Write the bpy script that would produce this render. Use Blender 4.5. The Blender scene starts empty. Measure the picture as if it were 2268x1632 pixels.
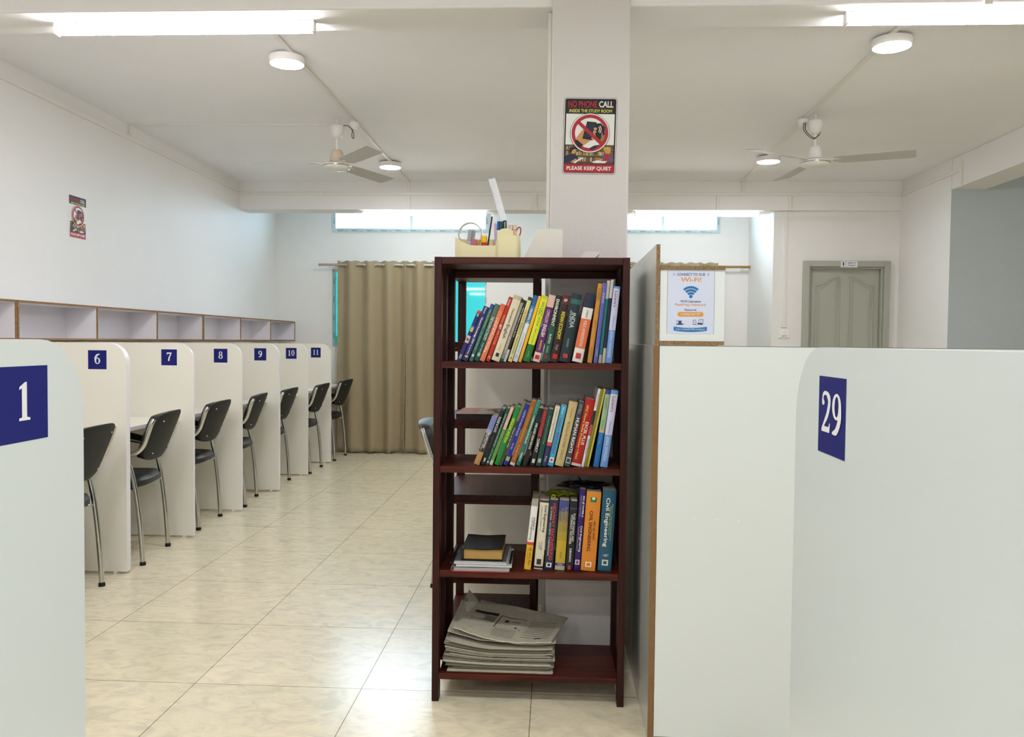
import bpy, math, random
from mathutils import Vector, Matrix
PI = math.pi
sc = bpy.context.scene
COL = sc.collection

# ------------------------------------------------------------------ camera
FPX, YAW, PITCH, ROLL, CAMH = 1801.7, 0.05063, -0.03357, 0.01025, 1.2306
cd = bpy.data.cameras.new('camera'); cam = bpy.data.objects.new('camera', cd); COL.objects.link(cam)
cd.sensor_fit = 'HORIZONTAL'; cd.sensor_width = 36.0; cd.lens = 36.0 * FPX / 2268.0
cd.clip_start = 0.02; cd.clip_end = 200
cy, sy = math.cos(YAW), math.sin(YAW); cp, sp = math.cos(PITCH), math.sin(PITCH); cr, sr = math.cos(ROLL), math.sin(ROLL)
_r = Vector((cy, sy, 0)); _f = Vector((-sy, cy, 0)); _u = Vector((0, 0, 1))
_f2 = _f * cp + _u * sp; _u2 = _u * cp - _f * sp
_r3 = _r * cr + _u2 * sr; _u3 = _u2 * cr - _r * sr
cam.matrix_world = Matrix(((_r3.x, _u3.x, -_f2.x, 0), (_r3.y, _u3.y, -_f2.y, 0), (_r3.z, _u3.z, -_f2.z, CAMH), (0, 0, 0, 1)))
sc.camera = cam

# ------------------------------------------------------------------ light, exposure
TUBE_E, ROUND_E, SKY_E = 22.0, 34.0, 7.0
sc.view_settings.view_transform = 'Standard'; sc.view_settings.look = 'None'
sc.view_settings.gamma = 1.0; sc.view_settings.use_curve_mapping = False
sc.view_settings.exposure = 2.3
wd = bpy.data.worlds.new('world'); sc.world = wd; wd.use_nodes = True
nt = wd.node_tree; bg = nt.nodes['Background']
bg.inputs['Color'].default_value = (0.55, 0.80, 1.0, 1); bg.inputs['Strength'].default_value = SKY_E
try:
    sc.cycles.max_bounces = 14; sc.cycles.diffuse_bounces = 11; sc.cycles.sample_clamp_indirect = 6.0
except Exception: pass

# ------------------------------------------------------------------ materials
def lin(h):
    h = h.lstrip('#'); o = []
    for i in (0, 2, 4):
        c = int(h[i:i+2], 16) / 255.0
        o.append(c / 12.92 if c <= 0.04045 else ((c + 0.055) / 1.055) ** 2.4)
    return (*o, 1.0)
MATS = {}
def nodes(m):
    m.use_nodes = True; t = m.node_tree; return t, t.nodes, t.links, t.nodes['Principled BSDF']
def solid(col, rough=0.5, metal=0.0, coat=0.0, bump=0.0, bscale=300, var=0.0, name=None, spec=0.28, emit=0, trans=0):
    key = name or ('%s_%g_%g_%g' % (col, rough, metal, coat))
    if key in MATS: return MATS[key]
    m = bpy.data.materials.new(key.replace('#', 'c')); t, n, l, p = nodes(m)
    c = lin(col) if isinstance(col, str) else (*col, 1)
    p.inputs['Base Color'].default_value = c; p.inputs['Roughness'].default_value = rough
    p.inputs['Metallic'].default_value = metal; p.inputs['Coat Weight'].default_value = coat
    p.inputs['Specular IOR Level'].default_value = spec
    if trans: p.inputs['Transmission Weight'].default_value = trans
    if emit:
        p.inputs['Emission Color'].default_value = c; p.inputs['Emission Strength'].default_value = emit
    tc = n.new('ShaderNodeTexCoord'); nz = n.new('ShaderNodeTexNoise')
    l.new(tc.outputs['Object'], nz.inputs['Vector']); nz.inputs['Scale'].default_value = bscale
    nz.inputs['Detail'].default_value = 4
    if var:
        mx = n.new('ShaderNodeMixRGB'); mx.blend_type = 'MULTIPLY'; mx.inputs['Fac'].default_value = var
        mx.inputs['Color1'].default_value = c; l.new(nz.outputs['Color'], mx.inputs['Color2'])
        rp = n.new('ShaderNodeValToRGB'); rp.color_ramp.elements[0].position = 0.3; rp.color_ramp.elements[1].position = 0.7
        rp.color_ramp.elements[0].color = (0.55, 0.55, 0.55, 1)
        l.new(nz.outputs['Fac'], rp.inputs['Fac']); l.new(rp.outputs['Color'], mx.inputs['Color2'])
        l.new(mx.outputs['Color'], p.inputs['Base Color'])
    if bump:
        b = n.new('ShaderNodeBump'); b.inputs['Strength'].default_value = bump; b.inputs['Distance'].default_value = 0.002
        l.new(nz.outputs['Fac'], b.inputs['Height']); l.new(b.outputs['Normal'], p.inputs['Normal'])
    MATS[key] = m; return m

def wood(name, axis, a, b, rough=0.42):
    if name in MATS: return MATS[name]
    m = bpy.data.materials.new(name); t, n, l, p = nodes(m)
    tc = n.new('ShaderNodeTexCoord'); mp = n.new('ShaderNodeMapping'); l.new(tc.outputs['Object'], mp.inputs['Vector'])
    s = [60, 60, 60]; s['xyz'.index(axis)] = 3.0; mp.inputs['Scale'].default_value = s
    nz = n.new('ShaderNodeTexNoise'); nz.inputs['Scale'].default_value = 1.0; nz.inputs['Detail'].default_value = 8; nz.inputs['Distortion'].default_value = 0.8
    l.new(mp.outputs['Vector'], nz.inputs['Vector'])
    rp = n.new('ShaderNodeValToRGB'); rp.color_ramp.elements[0].position = 0.35; rp.color_ramp.elements[1].position = 0.68
    rp.color_ramp.elements[0].color = lin(a); rp.color_ramp.elements[1].color = lin(b)
    l.new(nz.outputs['Fac'], rp.inputs['Fac']); l.new(rp.outputs['Color'], p.inputs['Base Color'])
    p.inputs['Roughness'].default_value = rough; p.inputs['Specular IOR Level'].default_value = 0.25
    bu = n.new('ShaderNodeBump'); bu.inputs['Strength'].default_value = 0.15; bu.inputs['Distance'].default_value = 0.001
    l.new(nz.outputs['Fac'], bu.inputs['Height']); l.new(bu.outputs['Normal'], p.inputs['Normal'])
    MATS[name] = m; return m
WX = wood('mahogany_along_x', 'x', '#2e0f0a', '#5c2214'); WY = wood('mahogany_along_y', 'y', '#260d0a', '#4a1c15')
WZ = wood('mahogany_along_z', 'z', '#220807', '#3a0e0a')

def paint(name, col, rough=0.65, bump=0.25):
    m = bpy.data.materials.new(name); t, n, l, p = nodes(m)
    tc = n.new('ShaderNodeTexCoord')
    n1 = n.new('ShaderNodeTexNoise'); n1.inputs['Scale'].default_value = 0.9; n1.inputs['Detail'].default_value = 3
    n2 = n.new('ShaderNodeTexNoise'); n2.inputs['Scale'].default_value = 55; n2.inputs['Detail'].default_value = 5
    l.new(tc.outputs['Object'], n1.inputs['Vector']); l.new(tc.outputs['Object'], n2.inputs['Vector'])
    rp = n.new('ShaderNodeValToRGB'); c = lin(col)
    rp.color_ramp.elements[0].color = (c[0] * .95, c[1] * .955, c[2] * .955, 1); rp.color_ramp.elements[1].color = c
    rp.color_ramp.elements[0].position = 0.35; rp.color_ramp.elements[1].position = 0.65
    l.new(n1.outputs['Fac'], rp.inputs['Fac']); l.new(rp.outputs['Color'], p.inputs['Base Color'])
    p.inputs['Roughness'].default_value = rough
    b = n.new('ShaderNodeBump'); b.inputs['Strength'].default_value = bump; b.inputs['Distance'].default_value = 0.003
    l.new(n2.outputs['Fac'], b.inputs['Height']); l.new(b.outputs['Normal'], p.inputs['Normal'])
    MATS[name] = m; return m
WALL = paint('wall_paint', '#e2e0de'); CEIL = paint('ceiling_paint', '#e8e8ea', 0.8); PILLAR = paint('pillar_paint', '#cfcccb', 0.7, 0.6)
SHADEWALL = paint('shaded_wall_tone', '#bcc7cd')  # ordinary wall with the side room's bluish shade put into its colour

def floor_mat():
    m = bpy.data.materials.new('marble_tile'); t, n, l, p = nodes(m)
    tc = n.new('ShaderNodeTexCoord'); mp = n.new('ShaderNodeMapping'); l.new(tc.outputs['Object'], mp.inputs['Vector'])
    mp.inputs['Location'].default_value = (0.662 + 6.0, -2.801 + 6.0, 0)
    br = n.new('ShaderNodeTexBrick'); br.offset = 0; br.squash = 1
    l.new(mp.outputs['Vector'], br.inputs['Vector'])
    br.inputs['Scale'].default_value = 1.0; br.inputs['Brick Width'].default_value = 0.6; br.inputs['Row Height'].default_value = 0.6
    br.inputs['Mortar Size'].default_value = 0.0016; br.inputs['Mortar Smooth'].default_value = 0.2
    br.inputs['Color1'].default_value = (1, 1, 1, 1); br.inputs['Color2'].default_value = (0.93, 0.94, 0.92, 1)
    br.inputs['Mortar'].default_value = (0.30, 0.24, 0.18, 1)
    m2 = n.new('ShaderNodeMapping'); m2.inputs['Scale'].default_value = (9.0, 16.0, 1); m2.inputs['Rotation'].default_value = (0, 0, 0.35)
    l.new(tc.outputs['Object'], m2.inputs['Vector'])
    nz = n.new('ShaderNodeTexNoise'); nz.inputs['Scale'].default_value = 1.0; nz.inputs['Detail'].default_value = 7
    nz.inputs['Roughness'].default_value = 0.65; nz.inputs['Distortion'].default_value = 1.4
    l.new(m2.outputs['Vector'], nz.inputs['Vector'])
    rp = n.new('ShaderNodeValToRGB'); e = rp.color_ramp.elements
    e[0].position = 0.36; e[0].color = lin('#cfc7b0'); e[1].position = 0.66; e[1].color = lin('#e8dcc0')
    q = e.new(0.5); q.color = lin('#dfd4ba')
    l.new(nz.outputs['Fac'], rp.inputs['Fac'])
    mx = n.new('ShaderNodeMixRGB'); mx.blend_type = 'MULTIPLY'; mx.inputs['Fac'].default_value = 1
    l.new(rp.outputs['Color'], mx.inputs['Color1']); l.new(br.outputs['Color'], mx.inputs['Color2'])
    l.new(mx.outputs['Color'], p.inputs['Base Color'])
    p.inputs['Roughness'].default_value = 0.22; p.inputs['Specular IOR Level'].default_value = 0.6
    b = n.new('ShaderNodeBump'); b.inputs['Strength'].default_value = 0.3; b.inputs['Distance'].default_value = 0.002; b.invert = True
    l.new(br.outputs['Fac'], b.inputs['Height']); l.new(b.outputs['Normal'], p.inputs['Normal'])
    return m
FLOOR = floor_mat()

def chip_mat():
    m = bpy.data.materials.new('particle_board'); t, n, l, p = nodes(m)
    tc = n.new('ShaderNodeTexCoord'); v = n.new('ShaderNodeTexVoronoi'); v.inputs['Scale'].default_value = 420
    l.new(tc.outputs['Object'], v.inputs['Vector'])
    rp = n.new('ShaderNodeValToRGB'); e = rp.color_ramp.elements
    e[0].position = 0.0; e[0].color = lin('#4a3826'); e[1].position = 1; e[1].color = lin('#9c8463')
    q = e.new(0.3); q.color = lin('#775d41')
    l.new(v.outputs['Color'], rp.inputs['Fac']); l.new(rp.outputs['Color'], p.inputs['Base Color'])
    p.inputs['Roughness'].default_value = 0.9
    b = n.new('ShaderNodeBump'); b.inputs['Strength'].default_value = 0.6; b.inputs['Distance'].default_value = 0.001
    l.new(v.outputs['Distance'], b.inputs['Height']); l.new(b.outputs['Normal'], p.inputs['Normal'])
    return m
CHIP = chip_mat()
LAM = solid('#e9e6dc', 0.33, name='cream_laminate', spec=.5, bump=0.05, bscale=8)
LAM2 = solid('#d1d8d8', 0.3, name='pale_green_laminate', spec=.5, bump=0.05, bscale=8)
LAMIN = solid('#dddade', 0.4, name='cabinet_laminate', bump=0.1, bscale=120)
EDGEW = solid('#e2dfe4', 0.35, name='white_edge_band')
EDGEB = wood('brown_edge_band', 'y', '#7a5836', '#96704a', 0.6)
EDGEBZ = solid('#80603c', 0.6, name='plain_brown_edge', var=0.3, bscale=40)
SEAM = solid('#55585a', 0.6, name='dark_seam')
TRUNK = solid('#dcdad4', 0.45, name='cream_pvc'); WHITEP = solid('#e6e4e2', 0.3, name='white_plastic')
CHROME = solid('#c9c9c7', 0.16, 1.0, name='chrome'); BLACKL = solid('#171a1c', 0.42, name='black_leatherette', spec=.5, bump=0.35, bscale=260)
BLACKP = solid('#141414', 0.5, name='black_plastic'); FANW = solid('#dcdad6', 0.3, name='fan_enamel'); FANB = solid('#b9b8b5', 0.4, name='fan_blade_enamel')
BEIGEM = solid('#c7b7a2', 0.4, name='fan_beige'); BLUE = solid('#141c6e', 0.35, name='sign_blue'); SIGNW = solid('#e4e4e6', 0.4, name='sign_white')
ALU = solid('#b9c6ca', 0.35, 0.6, name='window_aluminium'); FILM = solid('#b7cbd0', 0.5, name='protective_film'); INK = solid('#22303a', 0.6, name='film_ink')
CURT = solid('#a09276', 0.85, name='curtain_cloth', var=0.35, bump=0.6, bscale=190)
ROD = solid('#b9b4aa', 0.3, 0.8, name='rod_metal'); RODG = solid('#9a7c4a', 0.4, 0.6, name='rod_gold')
DOORM = solid('#a5a79c', 0.42, name='door_enamel'); PAGES = solid('#cfc6ae', 0.8, name='book_pages', var=0.2, bscale=500)
def emit_mat(name, col, s):
    m = bpy.data.materials.new(name); m.use_nodes = True; t = m.node_tree; t.nodes.clear()
    e = t.nodes.new('ShaderNodeEmission'); o = t.nodes.new('ShaderNodeOutputMaterial')
    e.inputs['Color'].default_value = (*col, 1); e.inputs['Strength'].default_value = s
    t.links.new(e.outputs[0], o.inputs[0]); return m
TUBE = emit_mat('tube_glow', (1.0, 0.975, 0.985), TUBE_E); TUBE_FAR = emit_mat('tube_glow_dim', (1.0, 0.98, 0.98), TUBE_E * .36); TUBE_ADDED = emit_mat('tube_glow_added', (0.97, 0.98, 1.0), TUBE_E * .30); DISC = emit_mat('disc_glow', (0.97, 0.98, 1.0), ROUND_E); DISC_ADDED = emit_mat('disc_glow_added', (0.97, 0.985, 1.0), ROUND_E * 1.15)
def glass_mat(name, col, rough=0.0):
    m = bpy.data.materials.new(name); m.use_nodes = True; t = m.node_tree; t.nodes.clear()
    tr = t.nodes.new('ShaderNodeBsdfTransparent'); gl = t.nodes.new('ShaderNodeBsdfGlossy'); mx = t.nodes.new('ShaderNodeMixShader'); o = t.nodes.new('ShaderNodeOutputMaterial')
    tr.inputs[0].default_value = (*col, 1); gl.inputs['Roughness'].default_value = 0.03; mx.inputs[0].default_value = 0.06
    t.links.new(tr.outputs[0], mx.inputs[1]); t.links.new(gl.outputs[0], mx.inputs[2]); t.links.new(mx.outputs[0], o.inputs[0])
    return m
GCLEAR = glass_mat('clear_glass', (0.97, 0.99, 1.0)); GCYAN = glass_mat('blue_tinted_glass', (0.045, 0.17, 0.155))

# ------------------------------------------------------------------ mesh builder
class MB:
    def __init__(s): s.v = []; s.f = []; s.m = []; s.mats = []; s.sm = []
    def mi(s, m):
        if m not in s.mats: s.mats.append(m)
        return s.mats.index(m)
    def add(s, vs, fs, mat, smooth=False):
        o = len(s.v); s.v += [tuple(v) for v in vs]; k = s.mi(mat)
        for f in fs: s.f.append(tuple(i + o for i in f)); s.m.append(k); s.sm.append(smooth)
    def box(s, x0, x1, y0, y1, z0, z1, mat, M=None):
        if x0 > x1: x0, x1 = x1, x0
        if y0 > y1: y0, y1 = y1, y0
        if z0 > z1: z0, z1 = z1, z0
        v = [(x0, y0, z0), (x1, y0, z0), (x1, y1, z0), (x0, y1, z0), (x0, y0, z1), (x1, y0, z1), (x1, y1, z1), (x0, y1, z1)]
        if M: v = [M @ Vector(p) for p in v]
        s.add(v, [(0, 3, 2, 1), (4, 5, 6, 7), (0, 1, 5, 4), (1, 2, 6, 5), (2, 3, 7, 6), (3, 0, 4, 7)], mat)
    def prism(s, poly, ax, a, b, mat, mat2=None, smooth=False):
        # polygon in the plane across axis ax, extruded from a to b (poly: list of 2-tuples, other axes in order)
        def P(p, t):
            if ax == 'x': return (t, p[0], p[1])
            if ax == 'y': return (p[0], t, p[1])
            return (p[0], p[1], t)
        n = len(poly); v = [P(p, a) for p in poly] + [P(p, b) for p in poly]
        s.add(v, [tuple(range(n)), tuple(range(2 * n - 1, n - 1, -1))], mat)
        s.add(v, [(i, i + n, (i + 1) % n + n, (i + 1) % n) for i in range(n)], mat2 or mat, smooth)
    def tube(s, pts, r, mat, n=10, close=False, smooth_path=0, caps=True, flat=1.0):
        pts = [Vector(p) for p in pts]
        if smooth_path: pts = catmull(pts, smooth_path, close)
        L = len(pts); rings = []; prev = None
        rr = r if isinstance(r, (list, tuple)) else [r] * L
        if len(rr) != L: rr = [rr[0] + (rr[-1] - rr[0]) * i / (L - 1) for i in range(L)]
        for i, p in enumerate(pts):
            a = pts[(i - 1) % L] if (close or i > 0) else p; b = pts[(i + 1) % L] if (close or i < L - 1) else p
            t = (b - a).normalized()
            if prev is None: u = t.orthogonal().normalized()
            else: u = (prev - t * prev.dot(t)).normalized()
            prev = u; w = t.cross(u)
            rings.append([p + (u * math.cos(2 * PI * k / n) + w * math.sin(2 * PI * k / n)) * rr[i] for k in range(n)])
        v = [q for ring in rings for q in ring]; fs = []
        for i in range(L if close else L - 1):
            j = (i + 1) % L
            for k in range(n): fs.append((i * n + k, i * n + (k + 1) % n, j * n + (k + 1) % n, j * n + k))
        s.add(v, fs, mat, True)
        if caps and not close: s.add(v, [tuple(range(n - 1, -1, -1)), tuple((L - 1) * n + k for k in range(n))], mat)
    def lathe(s, prof, c, mat, n=32, M=None, smooth=True):
        v = []; fs = []
        for r, z in prof:
            for k in range(n):
                a = 2 * PI * k / n; q = Vector((r * math.cos(a), r * math.sin(a), z))
                if M: q = M @ q
                v.append((q.x + c[0], q.y + c[1], q.z + c[2]))
        for i in range(len(prof) - 1):
            for k in range(n): fs.append((i * n + k, i * n + (k + 1) % n, (i + 1) * n + (k + 1) % n, (i + 1) * n + k))
        s.add(v, fs, mat, smooth)
        s.add(v, [tuple(range(n - 1, -1, -1)), tuple((len(prof) - 1) * n + k for k in range(n))], mat)
    def grid(s, fn, nu, nv, mat, smooth=True, closed=False):
        v = [fn(i / nu, j / nv) for j in range(nv + 1) for i in range(nu + 1)]
        s.add(v, [(j * (nu + 1) + i, j * (nu + 1) + i + 1, (j + 1) * (nu + 1) + i + 1, (j + 1) * (nu + 1) + i) for j in range(nv) for i in range(nu)], mat, smooth)
    def build(s, name, parent=None, loc=None, bevel=0, link=True, seg=2):
        me = bpy.data.meshes.new(name)
        off = Vector(parent['_o']) if (parent is not None and '_o' in parent) else Vector((0, 0, 0))
        if parent is None and loc is not None: off = Vector(loc)
        me.from_pydata([tuple(Vector(v) - off) for v in s.v], [], s.f)
        for m in s.mats: me.materials.append(m)
        me.polygons.foreach_set('material_index', s.m); me.polygons.foreach_set('use_smooth', s.sm)
        me.update()
        o = bpy.data.objects.new(name, me); COL.objects.link(o)
        o['_o'] = tuple(off)
        if parent is not None: o.parent = parent
        elif loc is not None: o.location = loc
        if bevel:
            b = o.modifiers.new('bevel', 'BEVEL'); b.width = bevel; b.segments = seg; b.limit_method = 'ANGLE'; b.angle_limit = 0.7
        return o
def catmull(P, k, close=False):
    out = []; n = len(P)
    for i in range(n if close else n - 1):
        p1 = P[i]; p2 = P[(i + 1) % n]; p0 = P[i - 1] if (i > 0 or close) else p1 * 2 - p2
        p3 = P[(i + 2) % n] if (i < n - 2 or close) else p2 * 2 - p1
        for j in range(k):
            t = j / k
            out.append(0.5 * ((2 * p1) + (p2 - p0) * t + (2 * p0 - 5 * p1 + 4 * p2 - p3) * t * t + (3 * p1 - p0 - 3 * p2 + p3) * t ** 3))
    if not close: out.append(P[-1])
    return out
def thing(name, loc, label, cat, group=None, rz=0):
    o = bpy.data.objects.new(name, None); COL.objects.link(o); o.location = loc; o.rotation_euler = (0, 0, rz)
    o.empty_display_size = 0.05; o['label'] = label; o['category'] = cat
    o['_o'] = tuple(loc)
    if group: o['group'] = group
    return o
def tag(o, label, cat, group=None, kind=None):
    o['label'] = label; o['category'] = cat
    if group: o['group'] = group
    if kind: o['kind'] = kind
    return o
def struct(o): o['kind'] = 'structure'; return o
def copy_tree(o, parent=None):
    c = o.copy(); COL.objects.link(c)
    if parent is not None: c.parent = parent
    for ch in [x for x in bpy.data.objects if x.parent == o]: copy_tree(ch, c)
    return c
def local(th):          # parts of this thing are given in its own coordinates
    th['_o'] = (0.0, 0.0, 0.0); return th
def rbox2(w, h, r, n=6):
    pts = []
    for cx, cz, a0 in ((w / 2 - r, h / 2 - r, 0), (-w / 2 + r, h / 2 - r, PI / 2), (-w / 2 + r, -h / 2 + r, PI), (w / 2 - r, -h / 2 + r, 1.5 * PI)):
        for i in range(n + 1):
            a = a0 + PI / 2 * i / n; pts.append((cx + r * math.cos(a), cz + r * math.sin(a)))
    return pts

# ------------------------------------------------------------------ text and flat prints
TXT = {}
def text2d(s, bold=0, serif=False):
    k = (s, bold)
    if k in TXT: return TXT[k]
    cu = bpy.data.curves.new('t', 'FONT'); cu.body = s; cu.size = 1.0; cu.resolution_u = 3
    if bold: cu.offset = 0.012 * bold
    o = bpy.data.objects.new('t', cu); COL.objects.link(o)
    me = bpy.data.meshes.new_from_object(o)
    vs = [(v.co.x, v.co.y) for v in me.vertices]; fs = [tuple(p.vertices) for p in me.polygons]
    bpy.data.objects.remove(o); bpy.data.curves.remove(cu); bpy.data.meshes.remove(me)
    if vs:
        x0 = min(v[0] for v in vs); x1 = max(v[0] for v in vs); y0 = min(v[1] for v in vs); y1 = max(v[1] for v in vs)
        vs = [((v[0] - x0) / (x1 - x0) - .5, (v[1] - y0) / (y1 - y0) - .5) for v in vs]
    TXT[k] = (vs, fs); return TXT[k]
class Sheet:
    """flat print: 2-d shapes laid on a plane, layer by layer"""
    def __init__(s, mb, o, r, u, n, step=0.00025):
        s.mb = mb; s.o = Vector(o); s.r = Vector(r); s.u = Vector(u); s.n = Vector(n); s.k = 0; s.step = step
    def P(s, x, y): return s.o + s.r * x + s.u * y + s.n * (s.k * s.step)
    def poly(s, pts, mat):
        s.k += .03; s.mb.add([s.P(*p) for p in pts], [tuple(range(len(pts)))], mat)
    def rect(s, x0, y0, x1, y1, mat): s.poly([(x0, y0), (x1, y0), (x1, y1), (x0, y1)], mat)
    def rrect(s, cx, cy_, w, h, r, mat): s.poly([(cx + a, cy_ + b) for a, b in rbox2(w, h, r)], mat)
    def circle(s, cx, cy_, r, mat, n=36, ry=None, rot=0):
        ry = ry or r; c, d = math.cos(rot), math.sin(rot)
        s.poly([(cx + r * math.cos(2 * PI * i / n) * c - ry * math.sin(2 * PI * i / n) * d, cy_ + r * math.cos(2 * PI * i / n) * d + ry * math.sin(2 * PI * i / n) * c) for i in range(n)], mat)
    def arc(s, cx, cy_, r0, r1, a0, a1, mat, n=16):
        v = []; s.k += .03
        for i in range(n + 1):
            a = a0 + (a1 - a0) * i / n; v += [s.P(cx + r0 * math.cos(a), cy_ + r0 * math.sin(a)), s.P(cx + r1 * math.cos(a), cy_ + r1 * math.sin(a))]
        s.mb.add(v, [(2 * i, 2 * i + 1, 2 * i + 3, 2 * i + 2) for i in range(n)], mat)
    def line(s, x0, y0, x1, y1, w, mat):
        d = math.hypot(x1 - x0, y1 - y0) or 1; nx, ny = -(y1 - y0) / d * w / 2, (x1 - x0) / d * w / 2
        s.poly([(x0 + nx, y0 + ny), (x1 + nx, y1 + ny), (x1 - nx, y1 - ny), (x0 - nx, y0 - ny)], mat)
    def text(s, t, cx, cy_, w, h, mat, bold=0, rot=0):
        s.k += .03; vs, fs = text2d(t, bold); c, d = math.cos(rot), math.sin(rot)
        s.mb.add([s.P(cx + (x * w) * c - (y * h) * d, cy_ + (x * w) * d + (y * h) * c) for x, y in vs], fs, mat)
    def up(s, k=1): s.k += k

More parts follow.
